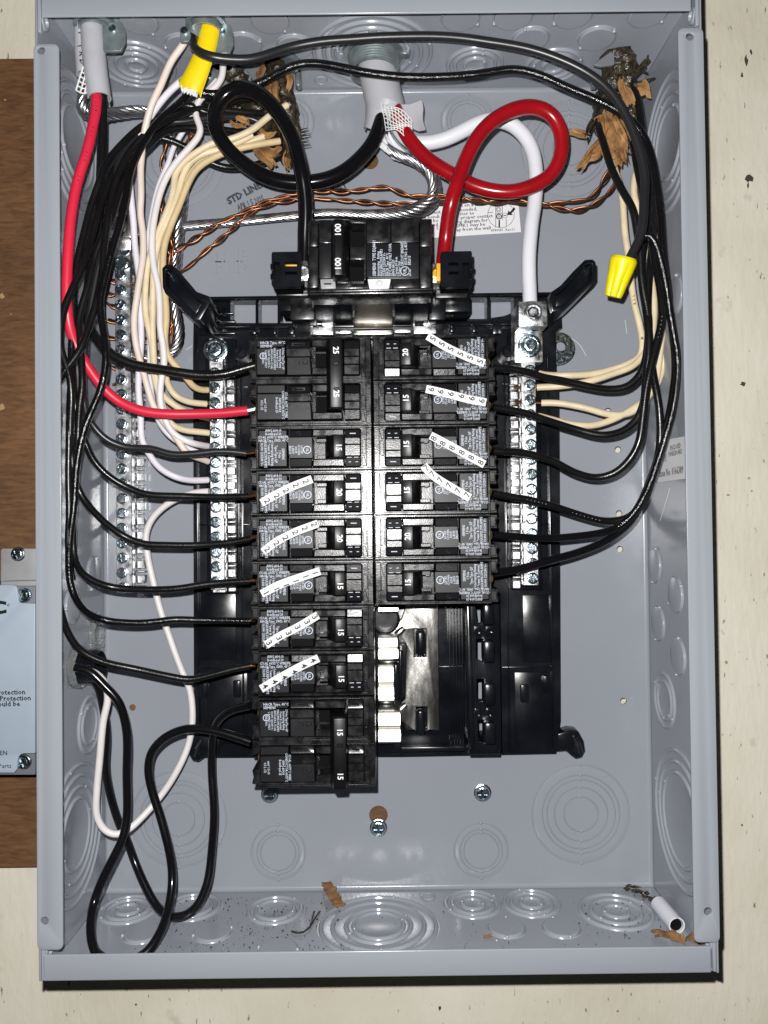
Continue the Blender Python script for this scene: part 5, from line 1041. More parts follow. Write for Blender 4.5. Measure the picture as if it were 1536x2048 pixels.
# ================================================================== cables, connectors and torn wrappings
def sheet(rows, m, name, parent, th=0.00018, ang=70):
    """thin sheet from a grid of points, given a little thickness"""
    nr, nc = len(rows), len(rows[0]); vs = [p for r in rows for p in r]; mb = MB()
    nrm = []
    for i in range(nr):
        for j in range(nc):
            a = rows[min(i + 1, nr - 1)][j] - rows[max(i - 1, 0)][j]; b = rows[i][min(j + 1, nc - 1)] - rows[i][max(j - 1, 0)]
            n = a.cross(b); nrm.append(n.normalized() if n.length > 1e-12 else Vector((0, -1, 0)))
    k = len(vs); vs2 = vs + [p - n * th for p, n in zip(vs, nrm)]; fs = []
    for i in range(nr - 1):
        for j in range(nc - 1):
            a = i * nc + j; fs += [(a, a + 1, a + nc + 1, a + nc), (k + a, k + a + nc, k + a + nc + 1, k + a + 1)]
    bd = [i * nc for i in range(nr)], [i * nc + nc - 1 for i in range(nr)], list(range(nc)), [(nr - 1) * nc + j for j in range(nc)]
    for l in bd:
        for a, b in zip(l, l[1:]): fs.append((a, b, k + b, k + a))
    mb.add(vs2, fs); return ob(name, mb.mesh(name, m, ang=ang), parent)
def scrap(parent, pts, w, m='kraft_paper', name='paper_wrap', curl=0.5, seed=0, ragged=.35, n=5):
    """torn crumpled ribbon of paper along photo points"""
    rnd = random.Random(seed); path = spline(path3(pts), .0012, 1); N = len(path); rows = []; n = 7
    fr = [(rnd.uniform(.25, .8), rnd.uniform(0, 6.3), rnd.uniform(.05, .16)) for _ in range(n)]; ed = [(rnd.uniform(.2, .5), rnd.uniform(0, 6.3)) for _ in range(2)]; tw = rnd.uniform(-.9, .9)
    for i, p in enumerate(path):
        t = (path[min(i + 1, N - 1)] - path[max(i - 1, 0)]).normalized(); side = t.cross(Vector((0, -1, 0)))
        side = side.normalized() if side.length > 1e-6 else X; out = side.cross(t); row = []; an = tw * (i / (N - 1) - .3); side, out = side * math.cos(an) + out * math.sin(an), out * math.cos(an) - side * math.sin(an)
        ww = w * (.75 + .35 * math.sin(3.14 * min(1, .25 + .8 * i / (N - 1))))
        for j in range(n):
            q = (j / (n - 1) - .5) * 2; e = 1
            if j in (0, n - 1): f, ph = ed[j > 0]; e = 1 + ragged * (.6 * math.sin(i * f + ph) + .35 * math.sin(i * f * 2.7 + ph * 2)) + rnd.uniform(-.07, .07)
            fq, ph, am = fr[j]
            row.append(p + side * (ww / 2 * q * e) + out * (curl * w * 0.30 * (1 - q * q) + am * w * math.sin(i * fq + ph) + (.12 * w if j % 2 else -.12 * w)) + t * (rnd.uniform(-.0024, .0024) if i in (0, N - 1) else 0))
        rows.append(row)
    return sheet(rows, m, name, parent, .0002, ang=22)
def half_pipe(path, r, a0, a1, n, up):
    e = Vector(up); rows = []; N = len(path)
    for i in range(N):
        T = (path[min(i + 1, N - 1)] - path[max(i - 1, 0)]).normalized(); e = (e - T * e.dot(T)).normalized(); b = T.cross(e); rr = r[i] if isinstance(r, list) else r; row = []
        for k in range(n + 1):
            t = math.radians(a0 + (a1 - a0) * k / n); row.append(path[i] + e * (rr * math.cos(t)) + b * (rr * math.sin(t)))
        rows.append(row)
    return rows

# --- service connector in the middle of the top wall, and its cable jacket
c = on_z(746, 104, HH - SH)
SV = thing('cable_connector', c, 'threaded zinc conduit connector with a locknut in the middle of the top wall', 'cable connector')
mb = MB(); prof = [(.0172, .0), (.0172, .0035)]
mb.lathe(c + Vector((0, 0, 0)), (0.02, 0.0, -1), [(.0185, -.0008), (.0188, .0026), (.0158, .0030), (.0158, .0006)], 40); ob('locknut', mb.mesh('locknut', 'dull_zinc'), SV)
mb = MB()
for k in range(8):
    a = math.pi * 2 * k / 8; mb = MB(); q = c + Vector((math.cos(a) * .0198, math.sin(a) * .0198, -.0014)); ax = Vector((math.cos(a), math.sin(a), 0)); sd = Vector((-ax.y, ax.x, 0))
    vs = [q + ax * sx * .0026 + sd * sy * (.0030 - .0006 * (sx > 0)) + Z * sz * .0015 for sx in (-1, 1) for sy in (-1, 1) for sz in (-1, 1)]
    mb.add(vs, [(0, 1, 3, 2), (4, 6, 7, 5), (0, 4, 5, 1), (2, 3, 7, 6), (0, 2, 6, 4), (1, 5, 7, 3)]); ob('locknut_lug', mb.mesh('locknut_lug', 'dull_zinc', bevel=.0004), SV)
prof = [(.0138, .002)]
for k in range(6): h = .0030 + k * .0016; prof += [(.0150, h), (.0156, h + .0005), (.0150, h + .0010)]
prof += [(.0150, .0128), (.0136, .0134), (.0130, .0120), (.0128, .004)]
mb = MB(); mb.lathe(c, (0.03, -.03, -1), prof, 40); ob('threaded_nipple', mb.mesh('threaded_nipple', 'dull_zinc', ang=20), SV)
JK = thing('service_jacket', P(790, 262, .036), 'big pale grey service cable jacket torn open below the connector', 'cable jacket')
pj = spline([c + Vector((0.0, -.001, .006)), P(752, 112, .042), P(757, 150, .041), P(768, 200, .040), P(775, 228, .039)], .003)
mb = MB(); N = len(pj); mb.tube(pj, [.0124] * N, 28, flat=.92, caps=False); ob('jacket', mb.mesh('jacket', 'white_jacket', ang=80), JK)
pj2 = spline([P(772, 214, .039), P(766, 240, .038), P(752, 270, .036)], .003)
sheet(half_pipe(pj2, [.0126 - .0045 * i / (len(pj2) - 1) for i in range(len(pj2))], 60, 205, 10, (1, 0, 0)), 'white_jacket', 'jacket_flap', JK, .0006)
rows = []
for i in range(7):
    t = i / 6; a = P(764 + 44 * t, 205 + 40 * t, .0505 - .012 * t); b_ = P(842 + 6 * t + 2 * math.sin(t * 7), 207 + 60 * t, .046 - .012 * t)
    rows.append([a.lerp(b_, q / 7) + Vector((0, .0016 * math.sin(math.pi * q / 7) - (.002 if q > 5 else 0) * (q - 5), 0)) for q in range(8)])
sheet(rows, 'white_jacket', 'jacket_flap', JK, .0008)
scrap(JK, [(770, 270, .034), (790, 300, .031), (815, 318, .028), (838, 322, .027)], .0075, 'foil_white', 'foil_shield', .6, 11)
scrap(JK, [(758, 258, .040), (765, 285, .037), (782, 306, .033)], .0050, 'foil_white', 'foil_shield', .6, 12)
# reinforcing net bulging out of the tear
mb = MB()
for i in range(9):
    t = i / 8; mb.tube([P(762 + 62 * s + 10 * t * (1 - s), 206 + 8 * s + (52 - 8 * s) * t + 26 * s * s + 3 * math.sin(7 * s + i), .053 + .004 * math.sin(3.1 * s) - .003 * t) for s in [k / 9 for k in range(10)]], .00032, 5)
for i in range(10):
    s = i / 9; mb.tube([P(762 + 62 * s + 10 * t * (1 - s), 206 + 8 * s + (52 - 8 * s) * t + 26 * s * s + 3 * math.sin(7 * s + t * 8), .053 + .004 * math.sin(3.1 * s) - .003 * t) for t in [k / 8 for k in range(9)]], .00026, 5)
o = ob('reinforcing_net', mb.mesh('reinforcing_net', 'mesh_thread'), JK); o['kind'] = 'stuff'

# --- left feeder cable jacket
LJ = thing('feeder_jacket', P(200, 195, .07), 'grey cable jacket split open above the thick red wire', 'cable jacket')
cl = on_z(190, 42, HH - SH)
pj = spline([P(184, 28, .073), P(185, 60, .073), P(188, 110, .074), P(193, 155, .075), P(199, 197, .075)], .003)
sheet(half_pipe(pj, .0057, -70, 150, 14, (1, -.3, 0)), 'white_jacket', 'jacket', LJ, .0009)
pj = spline([P(166, 30, .070), P(166, 70, .070), P(167, 110, .070), P(170, 150, .070)], .003)
sheet(half_pipe(pj, .0042, -20, 200, 12, (1, -.2, 0)), 'white_jacket', 'jacket_strip', LJ, .0007)
for tx_, v in (('F', 42), ('T', 66), ('(', 92), ('K', 108), ('D', 124)):
    q = P(160.5 + (v - 42) * .05, v, .0752); ob('print', text_mesh(tx_, 15 * S(.075), 'ink', q, (0.05, 0, -1), (1, 0.35, 0), bold=.03), LJ)
mb = MB()
for i in range(6):
    t = i / 5; mb.tube([P(166 - 14 * t + (30 + 4 * t) * s, 134 + 46 * t + 4 * s + 5 * math.sin(s * 4), .078) for s in [k / 6 for k in range(7)]], .00042, 5)
for i in range(5):
    s = i / 4; mb.tube([P(166 - 14 * t + (30 + 4 * t) * s, 134 + 46 * t + 4 * s + 5 * math.sin(s * 4), .0782) for t in [k / 6 for k in range(7)]], .00042, 5)
o = ob('reinforcing_net', mb.mesh('reinforcing_net', 'mesh_thread'), LJ); o['kind'] = 'stuff'
def clamp(label, u, v, w, dpt, ears):
    """two screw cable clamp hanging from the top wall"""
    c = on_z(u, v, HH - SH); t = thing('cable_clamp', c, label, 'cable clamp', 'cable clamps in the top wall')
    mb = MB(); mb.lathe(c, (0, 0, -1), [(w * .98, 0), (w, .0030), (w * .82, .0034), (w * .78, .0005)], 24); ob('locknut', mb.mesh('locknut', 'dull_zinc'), t)
    mb = MB(); o_ = rrect(c.x - w * .8, c.x + w * .8, -.006, .006, .003)
    mb = MB(); mb.lathe(c, (0, 0, -1), [(w * .76, .001), (w * .76, dpt), (w * .66, dpt), (w * .64, .001)], 24); ob('throat', mb.mesh('throat', 'dull_zinc', ang=40), t)
    for (du, dv, su, sv) in ears:
        q = c + Vector((du, dv, -.0105)); mb = MB(); vs = []
        pts = [(-su, sv), (su * .7, sv), (su, sv * .4), (su, -sv * .4), (su * .6, -sv), (-su, -sv)]
        mb.prism([(q.x + a, q.z + b) for a, b in pts], -q.y - .0012, -q.y + .0012); ob('clamp_ear', mb.mesh('clamp_ear', 'dull_zinc', bevel=.0004), t)
        mb = MB(); mb.lathe(q + Vector((su * -.1, -.0012, sv * .5)), (0, -1, 0), [(.0022, 0), (.0021, .0011), (.0012, .0014), (.0001, .0014)], 14); ob('clamp_screw', mb.mesh('clamp_screw', 'zinc'), t)
    return t
clamp('zinc clamp gripping the grey cable jacket in the top left corner', 190, 44, .0120, .005, [(.0118, -.002, .0065, .0085)])
clamp('zinc clamp gripping the yellow sheath at the top', 412, 40, .0115, .007, [(.0095, .002, .0058, .0085), (-.0112, -.002, .003, .004)])
clamp('zinc clamp behind the yellow sheath with a grey white wire coming out', 445, 124, .0125, .006, [(.0085, .004, .0090, .0070), (-.0085, .004, .0085, .0075)])

# --- yellow sheath and the grey sheath beside it
YS = thing('yellow_sheath', P(384, 180, .07), 'flat yellow cable sheath with a ragged lower end', 'cable sheath')
pj = spline([P(424, 24, .0725), P(420, 60, .074), P(408, 108, .0745), P(392, 150, .0735), P(379, 178, .072)], .0024)
N = len(pj); rad = [.0048 + .0019 * (i / (N - 1)) ** 3 for i in range(N)]; rows = half_pipe(pj, rad, 0, 350, 22, (1, 0, 0))
for j, p in enumerate(rows[-1]): rows[-1][j] = p + Vector((0, 0, random.uniform(-.0022, .0018)))
rows = [[pj[i] + (p - pj[i]) * 1.0 - Vector((0, (p - pj[i]).y * .45, 0)) for p in r] for i, r in enumerate(rows)]
sheet(rows, 'yellow_jacket', 'sheath', YS, .0006)
for k in range(6):
    u = 364 + 5.5 * k; mb = MB(); mb.tube([P(u, 172 + 2 * k, .074), P(u + 1, 180 + 2.4 * k, .0745), P(u + random.uniform(-2, 3), 185 + 2 * k, .074)], [.0011, .0009, .0002], 5); ob('frayed_filler', mb.mesh('frayed_filler', 'paper_white'), YS)
GS = thing('grey_sheath', P(384, 78, .07), 'short olive grey cable sheath left of the yellow one', 'cable sheath')
pj = spline([P(398, 22, .072), P(394, 50, .0725), P(385, 76, .0725)], .0024)
sheet(half_pipe(pj, .0052, 0, 345, 18, (1, 0, 0)), 'dull_zinc', 'sheath', GS, .0006)
scrap(GS, [(388, 70, .073), (398, 78, .073), (402, 90, .0735)], .003, 'kraft_paper', 'paper_wrap', .4, 3)

# --- the two old tarred cables at the upper left and the one at the upper right
def tar_cable(label, pts, r, seed):
    t = thing('tarred_cable', P(*pts[-1]) if len(pts[-1]) > 2 else P(*pts[-1], .03), label, 'old cable', 'old tarred cables')
    random.seed(seed); path = spline(path3(pts), .0016); rr = [r * (1 + random.uniform(-.10, .10)) for _ in path]; mb = MB(); mb.tube(path, rr, 18, wob=.13); ob('tarred_braid', mb.mesh('tarred_braid', 'tar', ang=50), t); return t
def fibres(t, items, m='tar', r=.0005):
    for i, pts in enumerate(items):
        mb = MB(); path = spline(path3(pts), .0015); mb.tube(path, [r * (1 - .6 * k / (len(path) - 1)) for k in range(len(path))], 5); ob('frayed_fibre', mb.mesh('frayed_fibre', m), t)
T1 = tar_cable('right one of two black tarred cables at the upper left, trailing kraft paper', [(548, 112, .034), (556, 150, .034), (572, 200, .032), (580, 250, .028), (583, 300, .026), (580, 326, .026)], .0062, 21)
for k, (pts, w) in enumerate(([[(528, 132, .041), (518, 150, .042), (522, 168, .042)], .006], [[(545, 160, .040), (548, 190, .040), (556, 222, .038)], .009], [[(576, 140, .041), (580, 165, .041), (574, 182, .040)], .005], [[(536, 176, .042), (545, 205, .041), (560, 232, .039)], .005],
                              [[(590, 255, .032), (592, 275, .032), (586, 300, .031)], .006], [[(578, 300, .030), (572, 322, .030), (576, 338, .030)], .008])): scrap(T1, pts, w * .62, seed=30 + k, curl=.9, ragged=.22)
fibres(T1, [[(598, 262 + 6 * k, .030), (606, 258 + 7 * k, .031), (616 + k % 3 * 3, 256 + 7 * k, .029)] for k in range(6)])
T2 = tar_cable('left one of two black tarred cables at the upper left, behind the black loop', [(470, 150, .030), (490, 185, .030), (518, 220, .030), (536, 250, .029), (544, 282, .028)], .0068, 22)
for k, (pts, w) in enumerate(([[(466, 215, .038), (480, 235, .038), (498, 244, .037)], .007], [[(456, 288, .036), (470, 292, .037), (484, 280, .036)], .009], [[(512, 290, .034), (530, 310, .034), (545, 330, .033)], .011], [[(528, 296, .034), (545, 305, .036), (560, 296, .035)], .008], [[(520, 262, .036), (534, 272, .037), (548, 268, .036)], .006], [[(462, 245, .040), (472, 252, .041), (486, 250, .040)], .004])): scrap(T2, pts, w * .62, seed=50 + k, curl=.9, ragged=.22)
fibres(T2, [[(462 + 7 * k, 226 + 3 * k, .036), (456 + 9 * k, 232 + 5 * k, .039), (450 + 11 * k, 238 + 3 * k, .038)] for k in range(6)], 'kraft_paper')
mb = MB(); c = on_z(560, 118, HH - SH); mb.lathe(c, (0, 0, -1), [(.0125, 0), (.0128, .003), (.0100, .0034), (.0095, .001)], 20); ob('locknut', mb.mesh('locknut', 'dull_zinc'), T1)
mb = MB(); mb.bxp(590, 138, 602, 172, .018, .024); ob('clamp_ear', mb.mesh('clamp_ear', 'dull_zinc', bevel=.001), T1)
T3 = tar_cable('old black tarred cable in the upper right corner, trailing torn kraft paper', [(1232, 112, .040), (1234, 140, .040), (1226, 175, .038), (1218, 205, .036), (1216, 236, .034), (1224, 258, .032)], .0092, 23)
mb = MB(); mb.tube(spline(path3([(1250, 118, .044), (1254, 150, .043), (1250, 185, .041), (1262, 230, .036), (1270, 275, .034)]), .0016), .0062, 14, wob=.15); ob('tarred_braid', mb.mesh('tarred_braid', 'tar', ang=50), T3)
T3X = [[[(1204, 240, .043), (1206, 270, .044), (1212, 300, .043), (1224, 318, .042)], .007], [[(1224, 236, .044), (1238, 268, .045), (1246, 300, .044)], .007], [[(1212, 262, .0445), (1204, 284, .044), (1186, 300, .042), (1172, 318, .041)], .005], [[(1232, 280, .045), (1242, 300, .045), (1250, 322, .043)], .0045]]
for k, (pts, w) in enumerate(T3X): scrap(T3, pts, w, seed=170 + k, curl=1.1, ragged=.25)
for k, (pts, w) in enumerate(([[(1208, 228, .042), (1216, 262, .043), (1228, 300, .042)], .013], [[(1216, 270, .043), (1200, 290, .042), (1178, 312, .040), (1160, 336, .038)], .0075], [[(1222, 282, .043), (1235, 300, .043), (1252, 310, .042)], .010], [[(1250, 178, .047), (1258, 192, .047), (1262, 210, .046)], .008], [[(1276, 166, .047), (1288, 178, .046), (1292, 194, .045)], .010],
                              [[(1141, 263, .030), (1158, 266, .031), (1174, 270, .032)], .0060], [[(1230, 300, .040), (1238, 318, .040), (1238, 334, .039)], .0065], [[(1196, 296, .042), (1190, 312, .042), (1184, 314, .041)], .008], [[(1244, 232, .044), (1254, 252, .044), (1262, 274, .043)], .004], [[(1242, 160, .048), (1246, 180, .048), (1256, 206, .046)], .0045])): scrap(T3, pts, w * .78, seed=70 + k, curl=.9, ragged=.2)
fibres(T3, [[(1262 + 2 * k, 158 - 3 * k, .046), (1276 + 4 * k, 146 - 6 * k, .047), (1292 + 4 * (k % 3), 134 - 6 * k + 18 * (k % 2), .046)] for k in range(6)] + [[(1278, 166, .046), (1296, 160, .047), (1310, 156, .046)], [(1184, 240, .040), (1174, 256, .041), (1174, 284, .040)], [(1186, 246, .040), (1180, 264, .041), (1176, 280, .040)]], r=.0011)
mb = MB(); mb.prismp([(1186, 128), (1222, 101), (1271, 104), (1270, 124), (1200, 132)], .046, .0485); mb2 = mb; ob('clamp_plate', mb.mesh('clamp_plate', 'case_grey', bevel=.0006), T3)
mb = MB(); mb.bxp(1185, 150, 1197, 170, .020, .026); ob('clamp_ear', mb.mesh('clamp_ear', 'dull_zinc', bevel=.0005), T3)

# --- yellow wire cap
a, b = P(1249, 515, .075), P(1226, 594, .069); ax = (b - a); ln = ax.length
CP = MB(); n = 36; prof = [(.00, .0068), (.06, .0076), (.16, .0077), (.5, .0068), (.92, .0054), (1.0, .0048), (1.0, .0001)]; e1 = ax.orthogonal().normalized(); e2 = ax.normalized().cross(e1); vs = []; fs = []
prof = [(.10, .0001), (.10, .0060)] + prof
for i, (t, r) in enumerate(prof):
    for k in range(n):
        an = 2 * math.pi * k / n; fl_ = 1 - (.16 if (t > .3 and k % 6 in (0,)) else 0) - (.05 if (t > .3 and k % 6 in (1, 5)) else 0); vs.append(a + ax * t + (e1 * math.cos(an) + e2 * math.sin(an)) * (r * fl_))
for i in range(len(prof) - 1):
    for k in range(n): fs.append((i * n + k, i * n + (k + 1) % n, (i + 1) * n + (k + 1) % n, (i + 1) * n + k))
CP.add(vs, fs); tag(ob('wire_cap', CP.mesh('wire_cap', 'yellow_cap', ang=22)), 'yellow twist-on wire cap hanging tilted at the right', 'wire cap')

# --- plastic connector low on the left wall
c = on_x(148, 1334, -HW + SH)
PC = thing('plastic_connector', c, 'black threaded bushing with a clear nut low on the left wall', 'cable connector')
ax = Vector((1, -.04, .03)).normalized(); R_ = Vector((0, 0, 1))
mb = MB(); mb.lathe(c, ax, [(.0125, -.001), (.0128, .0055), (.0112, .0060), (.0106, .0010)], 10); ob('clear_nut', mb.mesh('clear_nut', 'clear_plastic', bevel=.0008, ang=20), PC)
prof = [(.0085, .0)]
for k in range(6): h = .004 + k * .0018; prof += [(.0094, h), (.0100, h + .0006), (.0094, h + .0012)]
prof += [(.0094, .0158), (.0086, .0164), (.0080, .0140), (.0078, .004)]
mb = MB(); mb.lathe(c, ax, prof, 28); ob('bushing', mb.mesh('bushing', 'tray_plastic', ang=22), PC)
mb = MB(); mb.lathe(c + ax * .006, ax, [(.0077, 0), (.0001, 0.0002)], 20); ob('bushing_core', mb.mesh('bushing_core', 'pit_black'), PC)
c = on_x(188, 1266, -HW + SH)
CN = thing('clear_nut', c, 'loose looking clear plastic nut with four ears above the black bushing', 'plastic nut')
mb = MB(); mb.lathe(c, (1, 0, 0), [(.0100, -.0006), (.0104, .0030), (.0098, .0038), (.0082, .0040), (.0078, .0028), (.0078, .0004)], 28, Z); ob('ring', mb.mesh('ring', 'clear_plastic', ang=30), CN)
for k, (aa, ln_) in enumerate(((35, .009), (-40, .010), (75, .007), (215, .005))):
    t = math.radians(aa); dr = Vector((0, math.cos(t), math.sin(t))); sd = Vector((0, -dr.z, dr.y)); q = c + dr * .0095 + X * .0016; mb = MB(); L = ln_ * .6
    vs = [q + dr * p + sd * s_ * (.0016 if p > .001 else .0028) + X * h for p in (0, L) for s_ in (-1, 1) for h in (-.001, .0012)]
    mb.add(vs, [(0, 1, 3, 2), (4, 6, 7, 5), (0, 4, 5, 1), (2, 3, 7, 6), (0, 2, 6, 4), (1, 5, 7, 3)]); ob('ear', mb.mesh('ear', 'clear_plastic', bevel=.0005), CN)

# ================================================================== printed labels in the box
LBL = tag(ob('bonding_label', (lambda mb: (mb.prismp([(792, 402), (1036, 396), (1042, 464), (800, 480)], .00005, .0003), mb)[1])(MB()).mesh('bonding_label', 'label_white', smooth=False)), 'white printed bonding label with a round diagram on the back of the box', 'label')
def lab_text(s_, u, v, px, align='LEFT', bold=.012, xs=1.0, ang=3.0):
    t = math.radians(ang); return text_mesh(s_, px * S(0), 'ink', P(u, v, .00045), (math.cos(t), 0, math.sin(t)), (-math.sin(t), 0, math.cos(t)), align=align, bold=bold, xs=xs)
ms = [lab_text('device is to', 878, 413, 9.6, 'RIGHT', xs=1.1), lab_text('all and the neut', 881, 424, 9.6, 'RIGHT', xs=1.1), lab_text('the bondi', 879, 433, 9.6, 'RIGHT', xs=1.1), lab_text('the bo', 877, 441, 9.6, 'RIGHT', xs=1.1), lab_text('tand', 876, 449, 9.6, 'RIGHT', xs=1.1), lab_text('S', 877, 456, 9.6, 'RIGHT', xs=1.1)]
for s_, u, v in (('d on a solid', 920, 411), ('bonded,', 920, 420), ('rior to', 920, 428), ('proper contact', 921, 435.5), ('ng diagram for', 914, 444), ('SMK1 may be', 912, 452), ('ay from the wall', 913, 460)): ms.append(lab_text(s_, u, v, 9.6, xs=1.1))
ms.append(lab_text('4740081  Rev.01', 1006, 460, 8, 'CENTER', .005, .9, 2))
q = P(1002, 429, .00045); ms.append(disk_ring(q, X, Z, 26.2 * px0, 27 * px0, 40).mesh('r', 'ink', smooth=False))
for u, v, r0, r1 in ((997, 419, 4.5, 5.3), (997, 419, 2.6, 3.4), (998, 433, 4, 6), (998, 433, 1.5, 2.4), (1010, 431, 4.5, 5.2)): ms.append(disk_ring(P(u, v, .00045), X, Z, r0 * px0, r1 * px0, 20).mesh('r', 'ink', smooth=False))
def ink_quad(pts): 
    mb = MB(); mb.add([P(u, v, .00045) for u, v in pts], [tuple(range(len(pts)))]); return mb.mesh('r', 'ink', smooth=False)
for pts in ([(1014, 430), (1017, 421), (1020, 424), (1028, 414), (1031, 418), (1023, 427), (1026, 430)], [(1007, 430.4), (1013, 430), (1013, 431.6), (1007, 432)], [(997, 440), (1000, 440), (1000, 455), (997, 455)], [(991, 412), (992, 412), (992, 455), (991, 455)], [(1004, 412), (1005, 412), (1005, 440), (1004, 440)], [(991, 426), (1005, 425.4), (1005, 426.4), (991, 427)], [(1012, 437), (1013, 437), (1013, 453), (1012, 453)], [(976, 425), (986, 424), (986, 425), (976, 426)]): ms.append(ink_quad(pts))
ob('print', join_meshes(ms, 'ink'), LBL)
xw = HW - SH
def rw(u, v, off=.0003): p = on_x(u, v, xw); return Vector((xw - off, p.y, p.z))
mb = MB(); A, B_, C_, D_ = rw(1310, 884), rw(1374, 872), rw(1374, 957), rw(1312, 965)
mb.add([A, B_, C_, D_] + [p + Vector((.00025, 0, 0)) for p in (A, B_, C_, D_)], [(0, 1, 2, 3), (7, 6, 5, 4), (0, 4, 5, 1), (1, 5, 6, 2), (2, 6, 7, 3), (3, 7, 4, 0)])
SL = tag(ob('listing_label', mb.mesh('listing_label', 'label_white', smooth=False)), 'white listing label reading ENCLOSED PANELBOARD on the right inner wall', 'label')
yd_ = Vector((0, -1, 0)); ms = []
for s_, u, v, h_, xs in (('ENCLOSED', 1352, 894, .0040, .85), ('PANELBOARD', 1352, 906, .0040, .85), ('LISTED', 1330, 914, .0034, .8), ('E16702', 1331, 921, .0022, .8), ('Issue No. 0166389', 1343, 944, .0064, .80)):
    ms.append(text_mesh(s_, h_, 'ink', rw(u, v, .00045), yd_, (0, 0, 1), bold=.012, xs=xs))
ob('print', join_meshes(ms, 'ink'), SL)

# ================================================================== loose bits on the floor of the box
zf = -HH + SH
def fl_(u, v): return on_z(u, v, zf)
OT = thing('jacket_offcut', fl_(1340, 1850), 'short cut off tube of white cable jacket lying in the lower right corner', 'cable offcut')
a, b = fl_(1318, 1822) + Vector((0, 0, .0042)), fl_(1354, 1866) + Vector((0, 0, .0042)); pj = [a.lerp(b, k / 8) for k in range(9)]
sheet(half_pipe(pj, .0041, 0, 352, 22, (0, 0, 1)), 'service_white', 'jacket', OT, .0007)
mb = MB(); e = (b - a).normalized(); mb.lathe(b - e * .0012, e, [(.0034, -.004), (.0034, 0), (.0001, -.0004)], 16); ob('jacket_bore', mb.mesh('jacket_bore', 'pit_black'), OT)  # black plug in the open tube: the shade inside put in as colour
def chip(label, pts, w, seed, m='kraft_paper', cat='paper scrap', name='paper_scrap', group='paper scraps on the floor of the box', lift=.0012):
    rnd = random.Random(seed); path = spline([fl_(u, v) + Vector((0, 0, lift + h)) for u, v, h in pts], .0015, 1); N = len(path); rows = []
    for i, p in enumerate(path):
        t = (path[min(i + 1, N - 1)] - path[max(i - 1, 0)]).normalized(); sd = t.cross(Z).normalized(); up = sd.cross(t)
        rows.append([p + sd * (w / 2 * q * (1 + rnd.uniform(-.3, .3))) + up * (rnd.uniform(0, .0012)) for q in (-1, -.4, .3, 1)])
    me = sheet(rows, m, name, None, .00025, ang=30); return tag(me, label, cat, group)
chip('torn kraft paper scrap leaning up at the back edge of the box floor', [(654, 1782, .004), (664, 1800, .003), (682, 1822, .001)], .0070, 1)
chip('tiny kraft paper crumb at the front edge of the box floor', [(968, 1881, 0), (984, 1880, .001)], .0026, 2)
chip('crumpled kraft paper scrap in front of the white tube offcut', [(1316, 1875, 0), (1340, 1886, .003), (1368, 1890, .001)], .0085, 3)
chip('flat kraft paper scrap pushed into the lower right corner', [(1370, 1885, 0), (1388, 1890, .003), (1400, 1893, .001)], .0085, 4)
chip('small kraft paper scrap left of the crumpled one', [(1308, 1868, 0), (1318, 1876, .002), (1330, 1880, .001)], .0058, 5)
mb = MB(); rnd = random.Random(5)
def speck(p, r):
    vs = [p + Vector((rnd.uniform(-r, r), rnd.uniform(-r, r), 0)) for _ in range(3)] + [p + Vector((0, 0, r * 1.1))]
    mb.add(vs, [(0, 1, 2), (0, 3, 1), (1, 3, 2), (2, 3, 0)])
for _ in range(700):
    g = rnd.random(); u = rnd.gauss(430, 110) if g < .55 else (rnd.gauss(590, 60) if g < .8 else rnd.uniform(220, 1380)); v = rnd.uniform(1795, 1905)
    if 215 < u < 1400: speck(fl_(u, v) + Vector((0, 0, .0002)), rnd.choice((.0003, .0004, .0004, .0006, .0009)))
for _ in range(90): speck(fl_(rnd.gauss(1270, 50), rnd.uniform(1782, 1880)) + Vector((0, 0, .0002)), rnd.choice((.0003, .0005, .0008)))
o = ob('dirt', mb.mesh('dirt', 'dirt', smooth=False)); o['kind'] = 'stuff'
CL = thing('debris_clump', fl_(1310, 1805), 'dark crumbly clump of old bark like braid in the lower right back corner', 'debris')
for k in range(14):
    t = k / 13; u, v = 1258 + 68 * t + rnd.uniform(-5, 5), 1777 + 36 * t + rnd.uniform(-5, 5); p = fl_(u, v) + Vector((0, 0, .0012)); m2 = MB(); d_ = Vector((rnd.uniform(.4, 1), rnd.uniform(-.8, -.1), rnd.uniform(-.1, .25))) * .0034
    m2.tube([p - d_, p + Vector((0, 0, .0004)), p + d_], [.0002, rnd.uniform(.0008, .0017), .0002], 6, wob=.3); ob('crumb', m2.mesh('crumb', 'tar', ang=20), CL)
TW = thing('braid_thread', fl_(600, 1855), 'curled black thread of braid on the floor of the box', 'thread')
for pts in ([(583, 1865), (592, 1870), (604, 1868), (616, 1862), (624, 1850), (632, 1838), (640, 1825)], [(619, 1858), (624, 1846), (626, 1832), (629, 1827)]):
    m2 = MB(); m2.tube(spline([fl_(u, v) + Vector((0, 0, .0008 + .0006 * (k % 2))) for k, (u, v) in enumerate(pts)], .001), .00055, 6, wob=.2); ob('fibre', m2.mesh('fibre', 'tar'), TW)

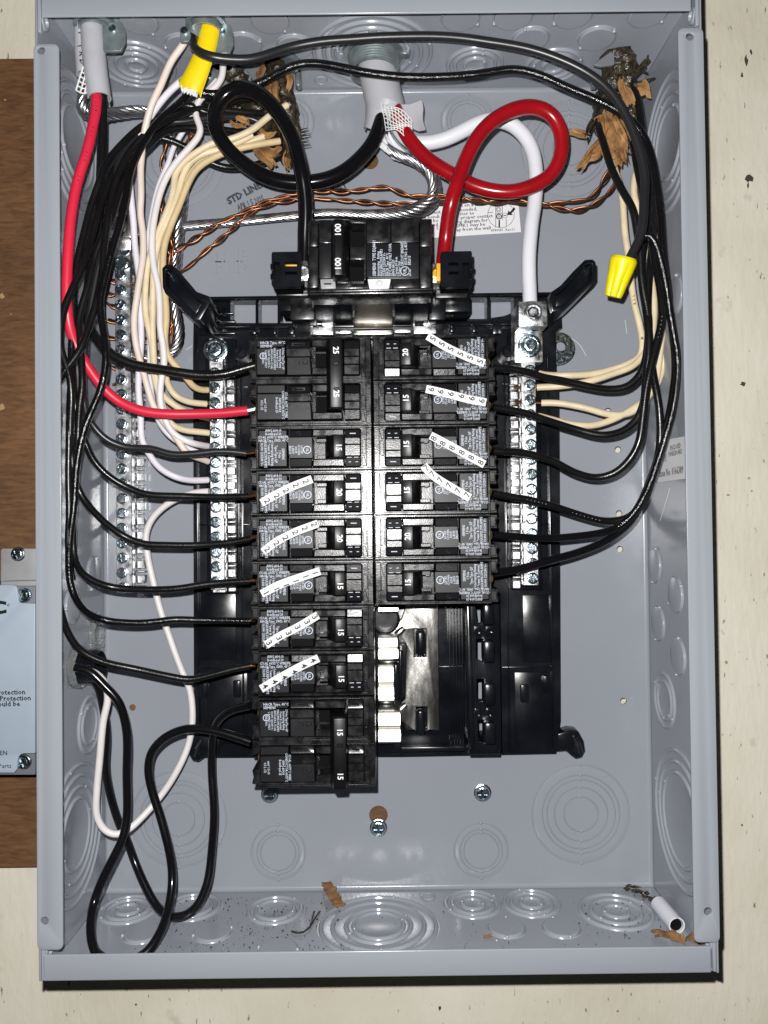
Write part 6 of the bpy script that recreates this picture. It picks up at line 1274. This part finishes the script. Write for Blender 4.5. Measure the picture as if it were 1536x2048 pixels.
# ================================================================== the neighbouring cover at the far left
NB = thing('neighbour_box', P(0, 1360, 0), 'light blue grey equipment cover with black lettering at the left edge', 'equipment box')
ND = .040
def np_(name, mb, m, **k): k.setdefault('bevel', .0006); k.setdefault('seg', 2); return ob(name, mb.mesh(name, m, **k), NB)
mb = MB(); mb.prismp([(-260, 1172), (70, 1172), (70, 1550), (-260, 1550)], -.003, ND - .006); np_('case', mb, 'case_grey')
mb = MB(); mb.prismp([(1, 1100), (4, 1097), (72, 1097), (72, 1164), (1, 1164)], ND - .018, ND - .016); np_('bracket', mb, 'bracket_grey')
mb = MB(); mb.prismp([(1, 1163), (72, 1161), (72, 1172), (1, 1172)], ND - .018, ND - .008); np_('bracket', mb, 'bracket_grey')
out = [(-260, 1170), (26, 1170)] + [(26 + 8 * math.sin(math.radians(a)), 1178 - 8 * math.cos(math.radians(a))) for a in (30, 60, 90)] + [(35, 1190)] + [(43 - 8 * math.cos(math.radians(a)), 1198 + 8 * math.sin(math.radians(a))) for a in (30, 60, 90)] + [(70, 1207), (70, 1507)] \
    + [(48 - 13 * math.sin(math.radians(a)), 1520 - 13 * math.cos(math.radians(a))) for a in (0, 30, 60, 90)] + [(34, 1538), (28, 1546), (-260, 1546)]
mb = MB(); mb.prismp(list(reversed(out)), ND - .0025, ND); np_('cover', mb, 'cover_blue', bevel=.0005)
for u, v, d in ((37, 1108, ND - .016), (49, 1190, ND - .005), (49, 1523, ND - .005)):
    c = P(u, v, d); mb = MB(); mb.lathe(c, (0, -1, 0), [(.0042, -.0002), (.0046, .0003), (.0045, .0009), (.0036, .0010)], 20); np_('washer', mb, 'zinc', bevel=0); put_screw(NB, c + Vector((0, -.0008, 0)), SCR, None, 1.08)
def nt_(s_, u, v, px, bold, align='RIGHT', xs=1.0): 
    t = math.radians(.66); return ob('lettering', text_mesh(s_, px * S(ND), 'ink', P(u, v, ND + .0002), (math.cos(t), 0, math.sin(t)), (-math.sin(t), 0, math.cos(t)), align=align, bold=bold, xs=xs), NB)
nt_('C', 13, 1216, 34, .045, xs=1.25); nt_('®', 22, 1211, 11, .0)
nt_('Protection', 51, 1384, 14.5, .022); nt_('t Protection', 62, 1396, 14.5, .022); nt_('ould be', 40, 1407.5, 14.5, .022); nt_('EN', 15, 1506, 12.5, .008); nt_('Parts', 23, 1532, 12.5, .008)
